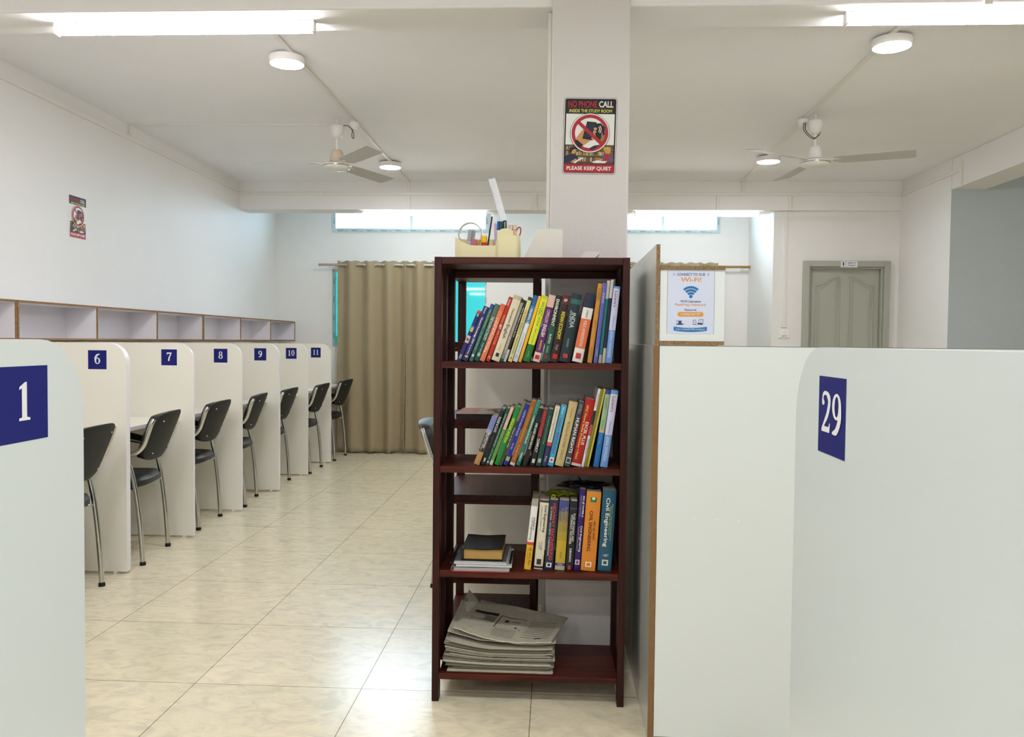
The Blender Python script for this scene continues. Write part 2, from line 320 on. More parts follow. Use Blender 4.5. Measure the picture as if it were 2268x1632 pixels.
# books: (pivot x, lean, thickness, height), colour, bands, lettering, label
ROWS = [
 (1.159, [
  ([-0.3143, 0.3887, 0.0146, 0.1843], '#232a63', [(0, 0.05, '#c8452c'), (0.3, 0.42, '#2f55a8', 0.9), (0.33, 0.42, '#d9a13a', 0.6), (0.5, 0.64, '#b9b4ae', 0.9), (0.55, 0.6, '#9a3d35', 0.5)], [('S&T', 0.06, 0.12, 0.5, 0.5, '#e8e6e0', 0), ('2023', 0.87, 0.95, 0.5, 0.45, '#e8e6e0', 0)], 'thin navy blue exam guide with red top and small pictures, leftmost on the top row'),
  ([-0.2917, 0.3793, 0.0186, 0.1978], '#252a68', [(0.9, 0.94, '#d8b44a', 0.6)], [('Pearson', 0.02, 0.13, 0.5, 0.35, '#e8e6e0', 0), ('General Knowledge 2024', 0.2, 0.68, 0.5, 0.45, '#e8e6e0', 1), ('Manohar Pandey', 0.7, 0.88, 0.5, 0.35, '#e8e6e0', 0)], 'navy book lettered General Knowledge 2024'),
  ([-0.2743, 0.3608, 0.0121, 0.2069], '#35675c', [(0, 0.12, '#2b4f86'), (0.88, 0.92, '#c9cfc4', 0.6)], [('Modern Indian History Culture', 0.1, 0.42, 0.5, 0.4, '#c8d24a', 0), ('Dr. Rajesh Agrawal', 0.5, 0.8, 0.5, 0.35, '#a8c4b8', 0)], 'muted green thin book with blue top end, third from left on the top row'),
  ([-0.2519, 0.3558, 0.0188, 0.2052], '#1e4a49', [(0, 0.3, '#50675f'), (0.86, 0.92, '#8fb0a4', 0.5)], [('THE INDIAN ECONOMY', 0.22, 0.64, 0.5, 0.55, '#d7e2d8', 0), ('SANJIV VERMA', 0.68, 0.86, 0.5, 0.4, '#a7c3b8', 0)], 'dark teal book lettered THE INDIAN ECONOMY'),
  ([-0.2341, 0.3547, 0.0161, 0.2055], '#d2744e', [(0, 0.12, '#c9623f')], [('Letter & Precis Writing', 0.25, 0.85, 0.36, 0.36, '#f0e2d6', 1), ('Handbook for Competitions', 0.3, 0.8, 0.7, 0.3, '#f0e2d6', 0)], 'orange book on letter and precis writing'),
  ([-0.2156, 0.3427, 0.0143, 0.2308], '#a82a22', [], [('Career', 0.04, 0.14, 0.5, 0.4, '#e8e6e0', 0), ('INDIAN', 0.28, 0.4, 0.5, 0.45, '#e0a070', 0), ('ART', 0.42, 0.5, 0.5, 0.6, '#e8e6e0', 1), ('AND CULTURE', 0.52, 0.74, 0.5, 0.45, '#e0a070', 0), ('C', 0.92, 0.96, 0.5, 0.5, '#e8e6e0', 1)], 'red book lettered INDIAN ART AND CULTURE'),
  ([-0.1835, 0.331, 0.0271, 0.2322], '#cfc6ac', [(0, 0.06, '#b0a68e'), (0.88, 0.935, '#2a2a26', 0.4)], [('Descriptive', 0.2, 0.42, 0.5, 0.36, '#222222', 1), ('English', 0.44, 0.65, 0.5, 0.5, '#222222', 1), ('S.P. BAKSHI', 0.74, 0.84, 0.5, 0.2, '#a86858', 0)], 'thick cream book lettered Descriptive English'),
  ([-0.1706, 0.3263, 0.0108, 0.2224], '#97928a', [(0, 0.05, '#1d3c30'), (0.95, 1, '#1c5a3c')], [('Civil Service Essays', 0.08, 0.5, 0.5, 0.35, '#c9c2ba', 0), ('DR C.B. GUPTA', 0.6, 0.8, 0.5, 0.35, '#e8e6e0', 0), ('S-27', 0.87, 0.94, 0.5, 0.5, '#333333', 0)], 'thin grey book lettered DR C.B. GUPTA'),
  ([-0.1613, 0.3268, 0.0082, 0.2188], '#2a211e', [(0.8, 1, '#b9bccb')], [('New Syllabus Core Book', 0.12, 0.6, 0.5, 0.55, '#e8e6e0', 1)], 'very thin dark brown book with pale lilac lower end on the top row'),
  ([-0.1403, 0.2999, 0.0136, 0.2281], '#c8c483', [(0, 0.05, '#2c3c46'), (0.93, 0.96, '#c06a3a', 0.4)], [('CSE MAINS', 0.2, 0.38, 0.5, 0.55, '#b5382a', 0), ('ESSAYS', 0.4, 0.58, 0.5, 0.6, '#3a3a34', 0), ('POSTED FROM 2003 ONWARDS', 0.6, 0.88, 0.5, 0.4, '#3a3a34', 0)], 'pale yellow green book lettered ESSAYS'),
  ([-0.1223, 0.3033, 0.0156, 0.234], '#c9ccd6', [(0, 0.16, '#1d5a92'), (0.16, 0.42, '#4779aa')], [('GENERAL SCIENCE', 0.2, 0.55, 0.5, 0.4, '#eef0f4', 0), ('Environment and Ecology for UPSC', 0.58, 0.86, 0.5, 0.3, '#555b6a', 0), ('G', 0.9, 0.94, 0.5, 0.4, '#223366', 0)], 'white and blue book between the pale yellow essays book and a plain yellow book'),
  ([-0.1092, 0.2931, 0.0096, 0.2324], '#dca91f', [], [], 'thin plain yellow book without lettering'),
  ([-0.0806, 0.2733, 0.0225, 0.2303], '#cbd12c', [(0.74, 1, '#1e6b2e'), (0, 0.05, '#b7b838')], [('NTA', 0.1, 0.17, 0.5, 0.35, '#2c4c22', 1), ('UGC', 0.19, 0.3, 0.5, 0.6, '#2c4c22', 0), ('NET SET JRF', 0.32, 0.46, 0.5, 0.32, '#2c4c22', 0), ('PAPER 1 | Harpreet Kaur', 0.5, 0.72, 0.5, 0.28, '#2c4c22', 0), ('OXFORD', 0.84, 0.93, 0.5, 0.22, '#7fb080', 0)], 'lime yellow book with green lower end lettered NTA UGC'),
  ([-0.047, 0.2344, 0.0232, 0.2307], '#5c2560', [(0, 0.18, '#c7a79b'), (0.86, 1, '#d3bdb4'), (0.9, 0.96, '#b02a2e', 0.6)], [('COMPULSORY', 0.22, 0.42, 0.5, 0.45, '#d9c3dc', 0), ('ENGLISH', 0.44, 0.62, 0.5, 0.5, '#e8e6e0', 1), ('BHARDWAJ', 0.68, 0.82, 0.5, 0.35, '#e5c84a', 0)], 'purple book lettered COMPULSORY ENGLISH'),
  ([-0.0188, 0.2104, 0.0217, 0.2297], '#1b4a3c', [(0, 0.45, '#1a2220'), (0.9, 0.95, '#7a2f30', 0.6)], [('ENVIRONMENT', 0.06, 0.46, 0.42, 0.5, '#dfe6d8', 1), ('10th EDITION', 0.58, 0.72, 0.5, 0.35, '#dfe6d8', 0), ('SHANKAR IAS', 0.76, 0.86, 0.5, 0.3, '#9fc0b0', 0)], 'dark green and black book lettered ENVIRONMENT'),
  ([0.0139, 0.183, 0.0252, 0.2296], '#2f1a1a', [(0, 0.14, '#531c26'), (0.88, 0.95, '#b3262b', 0.6)], [('10e', 0.06, 0.1, 0.5, 0.5, '#e8e6e0', 1), ('INDIAN ECONOMY', 0.25, 0.66, 0.5, 0.5, '#cfd23a', 1), ('Singh', 0.74, 0.82, 0.5, 0.4, '#a0908c', 0)], 'dark maroon book lettered INDIAN ECONOMY'),
  ([0.0537, 0.1782, 0.0349, 0.233], '#1a2b33', [(0.08, 0.15, '#2f5a58'), (0.88, 0.94, '#b3353a', 0.45)], [('GEOGRAPHY OF', 0.25, 0.42, 0.25, 0.18, '#a8b8ba', 0), ('INDIA', 0.28, 0.5, 0.55, 0.42, '#c8d4d4', 0), ('HUSAIN', 0.66, 0.78, 0.5, 0.2, '#8fa2a6', 0)], 'thick black green book lettered GEOGRAPHY OF INDIA'),
  ([0.0965, 0.1926, 0.034, 0.2347], '#cf6b45', [(0, 0.21, '#1b2338'), (0.21, 0.37, '#d8d5cf'), (0.8, 1, '#d9d3cd'), (0.87, 0.95, '#b9323c', 0.5)], [('LAXMIKANTH', 0.24, 0.35, 0.5, 0.18, '#333333', 0), ('PUBLIC ADMINISTRATION', 0.4, 0.77, 0.5, 0.3, '#f0dccf', 0)], 'thick orange book with navy top and white bands lettered PUBLIC ADMINISTRATION'),
  ([0.1298, 0.1241, 0.0155, 0.2684], '#bd8433', [], [('SCIENCE', 0.06, 0.21, 0.5, 0.5, '#6a4a1c', 0), ('CLASS X', 0.46, 0.55, 0.5, 0.4, '#8a6224', 0), ('NCERT', 0.8, 0.93, 0.5, 0.4, '#8a6224', 0)], 'tall mustard textbook lettered SCIENCE'),
  ([0.1483, 0.1061, 0.0132, 0.2698], '#565aa6', [], [('SCIENCE', 0.12, 0.25, 0.5, 0.5, '#c8caec', 0), ('NCERT', 0.83, 0.92, 0.5, 0.4, '#a8acd8', 0)], 'tall violet blue textbook standing right of the mustard one'),
  ([0.1621, 0.0961, 0.0107, 0.2788], '#1f6e72', [(0, 0.22, '#b9b6ae'), (0.9, 1, '#a9a595')], [], 'tall thin teal textbook with grey ends'),
  ([0.173, 0.0946, 0.0093, 0.2811], '#1a1f33', [(0, 0.22, '#bdb9b2'), (0.82, 1, '#b3ad9c')], [], 'tall thin black textbook with grey ends beside the light blue general knowledge book'),
  ([0.1965, 0.0974, 0.02205, 0.2588], '#6d93cf', [(0.03, 0.57, '#c2c8e6')], [("Lucent's", 0.06, 0.27, 0.5, 0.45, '#8a2a5c', 1), ('Objective', 0.38, 0.55, 0.5, 0.35, '#6a78a8', 0), ('GENERAL KNOWLEDGE', 0.58, 0.93, 0.5, 0.42, '#b9d0ee', 1)], 'light blue and lilac general knowledge book, rightmost on the top row'),
 ]),
 (0.806, [
  ([-0.2488, 0.3587, 0.0189, 0.1768], '#3a3433', [(0, 0.28, '#6f7aac'), (0.28, 0.36, '#8c90b4'), (0.74, 1, '#a9814f')], [('THE LANDS OF NAGA', 0.34, 0.66, 0.6, 0.36, '#e8e6e0', 1), ('Hills and Valleys', 0.36, 0.7, 0.25, 0.22, '#e8e6e0', 0)], 'paperback with cloudy blue top and brown lower end, leftmost on the middle row'),
  ([-0.2293, 0.3375, 0.0135, 0.2043], '#151a20', [(0, 0.04, '#28445e')], [('PLEASE & CLASS', 0.15, 0.42, 0.5, 0.6, '#e8e6e0', 0), ('Naga Stories', 0.5, 0.7, 0.5, 0.35, '#3b5a63', 0), ('IMA', 0.88, 0.95, 0.5, 0.5, '#e8e6e0', 1)], 'black paperback leaning second from left on the middle row'),
  ([-0.2173, 0.3507, 0.01, 0.2071], '#15493a', [(0.93, 0.96, '#cfcfb8', 0.5)], [('STORIES OF NAGA LEGACY AND HISTORY', 0.1, 0.68, 0.5, 0.45, '#b8d0bc', 0), ('Jonah T. Changkija', 0.72, 0.9, 0.5, 0.4, '#b8d0bc', 0)], 'slim dark green paperback on the middle row before the pink and green one'),
  ([-0.2039, 0.3516, 0.0108, 0.2098], '#5d9440', [(0, 0.38, '#cfae9c'), (0.92, 1, '#bdbaa8')], [('Education of India', 0.1, 0.36, 0.5, 0.35, '#a98a78', 0), ('Assam Board', 0.5, 0.8, 0.5, 0.35, '#4a7a34', 0)], 'slim paperback with pink upper half and green lower half'),
  ([-0.1814, 0.3532, 0.0162, 0.2119], '#157a2b', [], [('NAGALAND AND INDIA', 0.2, 0.62, 0.42, 0.5, '#d6e233', 1), ('Past Present and Future', 0.22, 0.55, 0.78, 0.2, '#b8d060', 0)], 'bright green book lettered NAGALAND AND INDIA'),
  ([-0.1708, 0.3525, 0.0094, 0.2309], '#3b3d34', [(0, 0.3, '#6b6a54')], [('Tribes of the Hills', 0.4, 0.72, 0.5, 0.4, '#e8e6e0', 0)], 'slim dark olive grey paperback taller than the green book beside it'),
  ([-0.1511, 0.3414, 0.0155, 0.2216], '#1c2480', [(0.86, 0.93, '#8aa070', 0.8)], [('A HISTORY OF NAGA OR NAGAS', 0.1, 0.52, 0.5, 0.45, '#b8bce8', 0), ('Peter Ebo', 0.64, 0.74, 0.5, 0.4, '#b8bce8', 0)], 'royal blue book with round green emblem near its foot'),
  ([-0.1277, 0.3205, 0.0172, 0.2316], '#92501f', [(0.96, 1, '#c9bfae')], [('ORIGIN CULTURE AND HISTORY OF NAGAS', 0.1, 0.64, 0.5, 0.35, '#b7b13a', 0), ('W. Chamliyo & W. Nrio', 0.68, 0.92, 0.5, 0.3, '#d8b890', 0)], 'brown orange book with worn lower corner'),
  ([-0.1096, 0.3078, 0.0136, 0.2301], '#1d6a5c', [(0, 0.2, '#288070')], [('A COMPREHENSIVE BOOK OF NAGALAND', 0.22, 0.66, 0.5, 0.42, '#e8e6e0', 1), ('PHEIRA N', 0.8, 0.93, 0.5, 0.45, '#e8e6e0', 0)], 'sea green book lettered A COMPREHENSIVE BOOK'),
  ([-0.0864, 0.2773, 0.0152, 0.208], '#171b1b', [(0.0, 0.02, '#888888')], [('EVER LATEST ASSAM AND G.K', 0.28, 0.72, 0.5, 0.45, '#e8e6e0', 1)], 'black paperback lettered EVER LATEST ASSAM'),
  ([-0.0596, 0.2279, 0.0154, 0.1987], '#191d1c', [(0, 0.5, '#7c262b'), (0.88, 0.95, '#c4c4bc', 0.6)], [('ROLES & STRUGGLES', 0.05, 0.48, 0.5, 0.45, '#c05a50', 0), ('CONFLICT', 0.52, 0.76, 0.5, 0.55, '#e8e6e0', 1)], 'black and red book lettered CONFLICT'),
  ([-0.0384, 0.2102, 0.0168, 0.1984], '#17443c', [(0.87, 0.94, '#8fa898', 0.6)], [('Constitution and Case of Naga', 0.12, 0.62, 0.5, 0.3, '#7fa596', 0)], 'dark green book right of the black and red one'),
  ([-0.019, 0.2132, 0.0162, 0.2094], '#2b2852', [(0, 0.6, '#c9c3ae'), (0.6, 0.66, '#b8454a')], [('A History of Naga Anthropology', 0.05, 0.57, 0.5, 0.38, '#5a5650', 0), ('Constable', 0.7, 0.8, 0.5, 0.3, '#5a5888', 0), ('Prince', 0.83, 0.92, 0.5, 0.4, '#c8c8e0', 0)], 'book with cream upper part, red band and navy foot'),
  ([0.0032, 0.2145, 0.0195, 0.2111], '#3f9bc0', [(0.86, 0.94, '#e4e4e4', 0.7), (0.88, 0.92, '#b03a40', 0.4)], [('Textbook of', 0.2, 0.42, 0.5, 0.4, '#8c2a4a', 0), ('SOCIOLOGY', 0.44, 0.8, 0.5, 0.5, '#6a3a80', 1), ('Pearson', 0.03, 0.14, 0.5, 0.3, '#dcecf4', 0)], 'sky blue book lettered Textbook of SOCIOLOGY'),
  ([0.0374, 0.2139, 0.0287, 0.2229], '#bda978', [], [('THE PSYCHICAL FIELD DICTIONARY', 0.3, 0.72, 0.5, 0.3, '#6a5c3c', 0), ('SCIENCE', 0.74, 0.9, 0.5, 0.28, '#6a5c3c', 0), ('Collected Papers', 0.1, 0.26, 0.5, 0.2, '#4a422e', 0)], 'thick tan book with faded lettering'),
  ([0.0596, 0.2143, 0.0189, 0.2253], '#3c4248', [(0.86, 0.95, '#aeb6b4', 0.85), (0.875, 0.935, '#3c4248', 0.6)], [('ON HILLS', 0.04, 0.18, 0.5, 0.5, '#a0a6aa', 0), ('HUMAN RIGHTS', 0.25, 0.79, 0.5, 0.55, '#e8e6e0', 1)], 'grey book lettered HUMAN RIGHTS'),
  ([0.0966, 0.2055, 0.0329, 0.2335], '#a3171c', [(0.96, 1, '#cfc4b0')], [('HPSC General Studies (Preliminary + Mains)', 0.1, 0.9, 0.32, 0.3, '#e6c93a', 1), ('EXCEL PLUS', 0.34, 0.68, 0.68, 0.3, '#e8e6e0', 1)], 'thick red book lettered EXCEL PLUS'),
  ([0.1069, 0.2032, 0.0084, 0.271], '#d2d2cf', [(0.28, 0.46, '#26262a'), (0.46, 0.6, '#b4544a')], [('LEARN HISTORY', 0.06, 0.24, 0.5, 0.4, '#444444', 0), ('MEDIEVAL HISTORY', 0.64, 0.84, 0.5, 0.45, '#222222', 0)], 'tall thin white book with black and red bands'),
  ([0.1165, 0.2015, 0.0084, 0.2695], '#7c7526', [], [], 'tall thin olive green book without lettering'),
  ([0.1241, 0.201, 0.007, 0.2705], '#cfc75a', [], [], 'tall very thin pale yellow book beside the olive one'),
  ([0.1571, 0.1458, 0.0174, 0.2631], '#1f66a8', [(0, 0.05, '#2a3f86'), (0.05, 0.52, '#93ac84'), (0.52, 0.55, '#c8a060')], [("Lucent's", 0.1, 0.24, 0.5, 0.45, '#5a7a5c', 1), ('General', 0.38, 0.5, 0.5, 0.4, '#5a7a5c', 0), ('Science', 0.56, 0.7, 0.5, 0.45, '#5aa0d8', 0)], 'tall science book, green above and blue below'),
  ([0.1867, 0.1303, 0.024401999999999997, 0.2627], '#6a92ca', [(0.05, 0.58, '#c6c8e2')], [("Lucent's", 0.08, 0.28, 0.5, 0.45, '#a02a4c', 1), ('Objective', 0.4, 0.56, 0.5, 0.38, '#6a78a8', 0), ('GENERAL KNOWLEDGE', 0.6, 0.92, 0.5, 0.42, '#b9d0ee', 1)], 'light blue and lilac general knowledge book, rightmost on the middle row'),
 ]),
 (0.452, [
  ([-0.0687, 0.104, 0.0228, 0.2379], '#d9a72a', [(0, 0.08, '#9a9a98'), (0.08, 0.6, '#dcdad6'), (0.6, 0.645, '#c2401f')], [('A Handbook on', 0.24, 0.42, 0.72, 0.25, '#333333', 1), ('Civil Engineering', 0.24, 0.57, 0.4, 0.42, '#333333', 0), ('ESE, GATE, PSUs', 0.68, 0.93, 0.6, 0.4, '#5a4210', 1), ('State Engineering', 0.69, 0.9, 0.25, 0.2, '#5a4210', 0)], 'slim white and yellow handbook, leftmost of the upright books on the lower row'),
  ([-0.0283, 0.083, 0.03, 0.2372], '#cdc7b2', [(0, 0.03, '#3a2420'), (0.955, 0.985, '#3a2420'), (0.85, 0.93, '#33332e', 0.5)], [('Civil Engineering', 0.07, 0.46, 0.68, 0.36, '#1c1c1c', 1), ('CONVENTIONAL AND OBJECTIVE TYPE', 0.08, 0.44, 0.28, 0.16, '#55524a', 0), ('R.S. KHURMI', 0.6, 0.72, 0.6, 0.18, '#55524a', 0), ('J.K. GUPTA', 0.61, 0.71, 0.35, 0.18, '#55524a', 0)], 'cream book lettered Civil Engineering'),
  ([0.006, 0.0708, 0.0286, 0.2398], '#1e2a40', [(0.9, 0.965, '#d4d4d2', 0.62), (0.915, 0.95, '#1e2a40', 0.3)], [('HIGHWAY ENGINEERING', 0.05, 0.86, 0.62, 0.42, '#c5453a', 1), ('S.K. KHANNA - C.E.G. JUSTO - A.VEERARAGAVAN', 0.1, 0.8, 0.26, 0.22, '#dcdcdc', 0)], 'navy book lettered HIGHWAY ENGINEERING'),
  ([0.0462, 0.0591, 0.0328, 0.2397], '#b79a2c', [(0, 0.16, '#3f4684'), (0.16, 0.3, '#6a6868'), (0.3, 0.45, '#8e8048'), (0.45, 0.58, '#a48e38'), (0.9, 0.94, '#3a3a80'), (0.94, 1, '#aea88c')], [('Estimating and Costing', 0.1, 0.56, 0.7, 0.34, '#b59636', 0), ('in Civil Engineering', 0.12, 0.5, 0.38, 0.3, '#b59636', 0), ('B.N. DUTTA', 0.74, 0.83, 0.5, 0.18, '#4a3c10', 0), ('LUCKNOW', 0.905, 0.935, 0.5, 0.5, '#d0d0e8', 0)], 'book fading from blue at the top to yellow at the foot'),
  ([0.0745, 0.0603, 0.0249, 0.2382], '#15191d', [(0.1, 0.12, '#34424c'), (0.93, 0.985, '#b0362c', 0.4)], [('FLUID MECHANICS AND', 0.18, 0.58, 0.68, 0.28, '#e8e6e0', 0), ('HYDRAULIC MACHINES', 0.2, 0.62, 0.36, 0.3, '#e8e6e0', 0), ('SUBRAMANYA', 0.68, 0.88, 0.5, 0.3, '#e8e6e0', 0)], 'black book lettered FLUID MECHANICS'),
  ([0.0983, 0.067, 0.0208, 0.2783], '#2c1560', [(0.87, 0.93, '#d4c8d8', 0.7), (0.88, 0.92, '#7c3a6c', 0.4)], [('SSC-JE PAPER-II', 0.08, 0.34, 0.7, 0.36, '#e8e6e0', 1), ('MAIN EXAMINATION', 0.08, 0.34, 0.3, 0.24, '#a58ac8', 0), ('Civil Engineering', 0.45, 0.77, 0.68, 0.4, '#e8e6e0', 1), ('Previous Solved Papers', 0.46, 0.76, 0.28, 0.2, '#d0b84a', 0)], 'purple book lettered SSC-JE PAPER-II'),
  ([0.1497, 0.0678, 0.0487, 0.2703], '#cf7f26', [(0.07, 0.13, '#1f7a3a', 0.42), (0.07, 0.1, '#d8d8d4', 0.2), (0.885, 0.95, '#e0dcd2', 0.42), (0.897, 0.938, '#cf7f26', 0.26)], [('CIVIL ENGINEERING', 0.24, 0.75, 0.42, 0.24, '#4a161c', 1), ('SSC-JE 2023', 0.37, 0.6, 0.68, 0.17, '#4a161c', 1)], 'thick orange book lettered SSC-JE 2023'),
  ([0.2042, 0.0541, 0.04557, 0.2777], '#1b5068', [(0.86, 0.93, '#c9d0c0', 0.45), (0.875, 0.915, '#1b5068', 0.25)], [('Civil Engineering', 0.1, 0.7, 0.4, 0.36, '#e8e6e0', 1), ('Objective Type and Conventional', 0.17, 0.62, 0.76, 0.12, '#a8c060', 0), ('Questions & Answers on', 0.2, 0.55, 0.64, 0.12, '#a8c060', 0), ('R. Agor', 0.79, 0.82, 0.5, 0.5, '#e8e6e0', 0)], 'thick teal blue book lettered Civil Engineering, rightmost on the lower row'),
 ]),
]

# ================================================================== the room
XL, XR, YF, YB, ZC, ZB = -3.05, 3.22, 8.80, -4.2, 2.75, 2.48
YB1 = 7.78          # front face of the far beam
XE = 5.6            # side room on the right
T = 0.15
def sbox(name, *b, mat=WALL, bevel=0):
    m = MB(); m.box(*b, mat); return struct(m.build(name, bevel=bevel))
m = MB(); m.box(XL - T, XE + T, YB - T, YF + T, -0.1, 0, FLOOR); struct(m.build('floor'))
m = MB(); m.box(XL - T, XE + T, YB - T, YF + T, ZC, ZC + 0.12, CEIL)
struct(m.build('ceiling'))
m = MB(); m.box(XL - T, XL, YB - T, YF + T, 0, ZC, WALL); struct(m.build('wall_left'))
m = MB(); m.box(XL - T, XE + T, YB - T, YB, 0, ZC, WALL); struct(m.build('wall_back'))
m = MB(); m.box(XE, XE + T, YB - T, 6.84, 0, ZC, WALL); struct(m.build('wall_right'))
m = MB(); m.box(XR, XE + T, 6.84, 6.84 + T, 0, ZC, WALL); m.box(XR, XR + T, 6.84 + T, 7.82, 0, ZC, WALL)
m.box(XR + 0.0005, XE + T, 6.8395, 6.84, 0, ZC, SHADEWALL)
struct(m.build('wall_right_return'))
# far wall with its openings (x0,x1,z0,z1)
HOLES = [(-2.42, -0.71, 2.40, 2.66), (-2.42, -0.73, 1.15, 1.995), (0.05, 1.756, 2.40, 2.66), (0.05, 1.73, 1.15, 1.995)]
m = MB()
def wall_y(m, x0, x1, z0, z1, y0, y1, holes, mat):
    xs = sorted({x0, x1, *[h[0] for h in holes], *[h[1] for h in holes]}); zs = sorted({z0, z1, *[h[2] for h in holes], *[h[3] for h in holes]})
    for a, b in zip(xs, xs[1:]):
        run = None
        for c, d in zip(zs, zs[1:]):
            inside = any(h[0] <= a and b <= h[1] and h[2] <= c and d <= h[3] for h in holes)
            if inside:
                if run: m.box(a, b, y0, y1, run[0], run[1], mat); run = None
            else: run = (run[0], d) if run else (c, d)
        if run: m.box(a, b, y0, y1, run[0], run[1], mat)
wall_y(m, XL - T, 2.06, 0, ZC, YF, YF + T, HOLES, WALL); struct(m.build('wall_far'))
# projecting wall on the right with the toilet door
DX0, DX1, DZ = 2.335, 3.13, 2.013
m = MB(); wall_y(m, 2.06, XR + T, 0, ZC, 7.82, 7.82 + 0.12, [(DX0 + 0.02, DX1 - 0.02, -0.0, DZ - 0.02)], WALL)
m.box(2.06, 2.18, 7.94, YF + T, 0, ZC, WALL)
m.box(DX0 - .05, DX1 + .05, 7.9401, 7.95, 0, DZ + .05, WALL)  # added unseen slab behind the door, stops outside light leaking in
struct(m.build('wall_far_right'))
# beams
m = MB(); m.box(XL, XR + 0.26, YB1, 8.02, ZB, ZC, WALL); m.box(XL, -2.0, 7.7795, YB1, ZB, ZC, WALL); struct(m.build('ceiling_beam', bevel=0.006))
m = MB(); m.box(XL, XE, 3.085, 3.305, ZB, ZC, CEIL); struct(m.build('ceiling_beam', bevel=0.008))
m = MB(); m.box(XR, XR + 0.27, YB, 6.84, ZB + .02, ZC, WALL); struct(m.build('ceiling_beam', bevel=0.006))
m = MB(); m.box(-0.0195, 0.271, 3.06, 3.42, 0, ZC, PILLAR); struct(m.build('pillar', bevel=0.008))

# windows
def window(n, x0, x1, z0, z1, yo, glass, mull, blue):
    root = thing('window_%d' % n, (x0, YF, z0), 'window', 'window'); del root['label']; del root['category']; root['kind'] = 'structure'
    m = MB(); y0, y1 = yo, yo + 0.05; w = 0.022 if blue else 0.04
    m.box(x0, x0 + w, y0, y1, z0, z1, ALU); m.box(x1 - w, x1, y0, y1, z0, z1, ALU); m.box(x0 + w, x1 - w, y0, y1, z0, z0 + w, ALU); m.box(x0 + w, x1 - w, y0, y1, z1 - w, z1, ALU)
    for q in mull: m.box(q - .018, q + .018, y0 - .006, y1, z0 + w, z1 - w, ALU)
    f = m.build('window_frame', root, bevel=0.002)
    xs = [x0 + w] + list(mull) + [x1 - w]
    for a, b in zip(xs, xs[1:]):
        m = MB(); m.box(a + (.018 if a != xs[0] else 0), b - (.018 if b != xs[-1] else 0), y0 + .02, y0 + .024, z0 + w, z1 - w, glass); m.build('window_pane', root)
    m = MB(); sh = Sheet(m, (x0, y0 - 0.0006, z0), (1, 0, 0), (0, 0, 1), (0, -1, 0))
    W = x1 - x0; H = z1 - z0
    sh.rect(0, 0, W, .03, FILM); sh.rect(0, .03, w - .004, H, FILM); sh.rect(W - w + .004, .03, W, H, FILM); sh.up()
    k = int(W / .16)
    for i in range(k):
        sh.text('NALCO', .09 + i * .16, .015, .062, .014, INK, 1)
        sh.rect(.09 + i * .16 + .045, .009, .09 + i * .16 + .085, .011, INK)
    for side in (w / 2, W - w / 2):
        for i in range(max(1, int(H / .2))):
            sh.text('NALCO', side, (.12 + i * .2), .062, .014, INK, 1, rot=PI / 2)
    fl = m.build('protective_film', root)
    return root
window(1, -2.42, -0.71, 2.40, 2.66, YF - 0.012, GCLEAR, [-1.55], 0)
window(2, -2.42, -0.73, 1.15, 1.995, YF + 0.03, GCYAN, [-1.58], 1)
window(3, 0.05, 1.756, 2.40, 2.66, YF - 0.012, GCLEAR, [1.15], 0)
window(4, 0.05, 1.73, 1.15, 1.995, YF + 0.03, GCYAN, [0.9], 1)
# what stands outside: ground and a bank of shrubs
random.seed(4)
m = MB(); m.box(-14, 14, 9.2, 40, -0.9, -0.8, solid('#6f7f58', .9, name='outdoor_grass', var=.5, bscale=3)); g = m.build('ground'); g['kind'] = 'structure'
LEAF = solid('#b4d09a', .8, name='shrub_leaves', var=.6, bscale=30)
for i in range(7):
    x = -9 + i * 2.7 + random.uniform(-.6, .6); y = 15 + random.uniform(-1, 1.5); hh = random.uniform(1.5, 2.15)
    t = thing('shrub', (x, y, -.8), 'green shrub outside beyond the far windows', 'shrub', 'shrubs outside the windows')
    m = MB(); m.tube([(x, y, -.8), (x + .05, y, .4)], .06, WZ, 7); m.build('stem', t)
    m = MB()
    for k in range(900):
        a = random.uniform(0, 2 * PI); e = random.uniform(-1, 1); rr = random.uniform(.7, 1) * .9
        c = Vector((x + rr * math.cos(a) * math.sqrt(1 - e * e), y + rr * math.sin(a) * math.sqrt(1 - e * e), hh / 2 - .3 + e * hh * .5))
        d = Vector((random.uniform(-1, 1), random.uniform(-1, 1), random.uniform(-1, 1))).normalized(); u = d.orthogonal().normalized(); w = d.cross(u); s_ = .075
        m.add([c - u * s_, c - w * s_ * .5, c + u * s_, c + w * s_ * .5], [(0, 1, 2, 3)], LEAF)
    m.build('foliage', t)

# door with arched panels
dr = thing('door_1', ((DX0 + DX1) / 2, 7.82, 0), 'd', 'd'); del dr['label']; del dr['category']; dr['kind'] = 'structure'
m = MB(); fw = .055
for (a, b, c, d) in ((DX0, DX0 + fw, 0, DZ), (DX1 - fw, DX1, 0, DZ), (DX0 + fw, DX1 - fw, DZ - fw, DZ)):
    m.box(a, b, 7.775, 7.90, c, d, DOORM)
for (a, b, c, d) in ((DX0 + fw, DX0 + fw + .018, 0, DZ - fw), (DX1 - fw - .018, DX1 - fw, 0, DZ - fw), (DX0 + fw + .018, DX1 - fw - .018, DZ - fw - .018, DZ - fw)):
    m.box(a, b, 7.80, 7.90, c, d, DOORM)
m.build('door_frame', dr, bevel=.004)
m = MB(); lx0, lx1 = DX0 + fw + .02, DX1 - fw - .02; lz1 = DZ - fw - .001; m.box(lx0, lx1, 7.845, 7.885, .01, lz1, DOORM)
leaf = m.build('door_leaf', dr, bevel=.003)
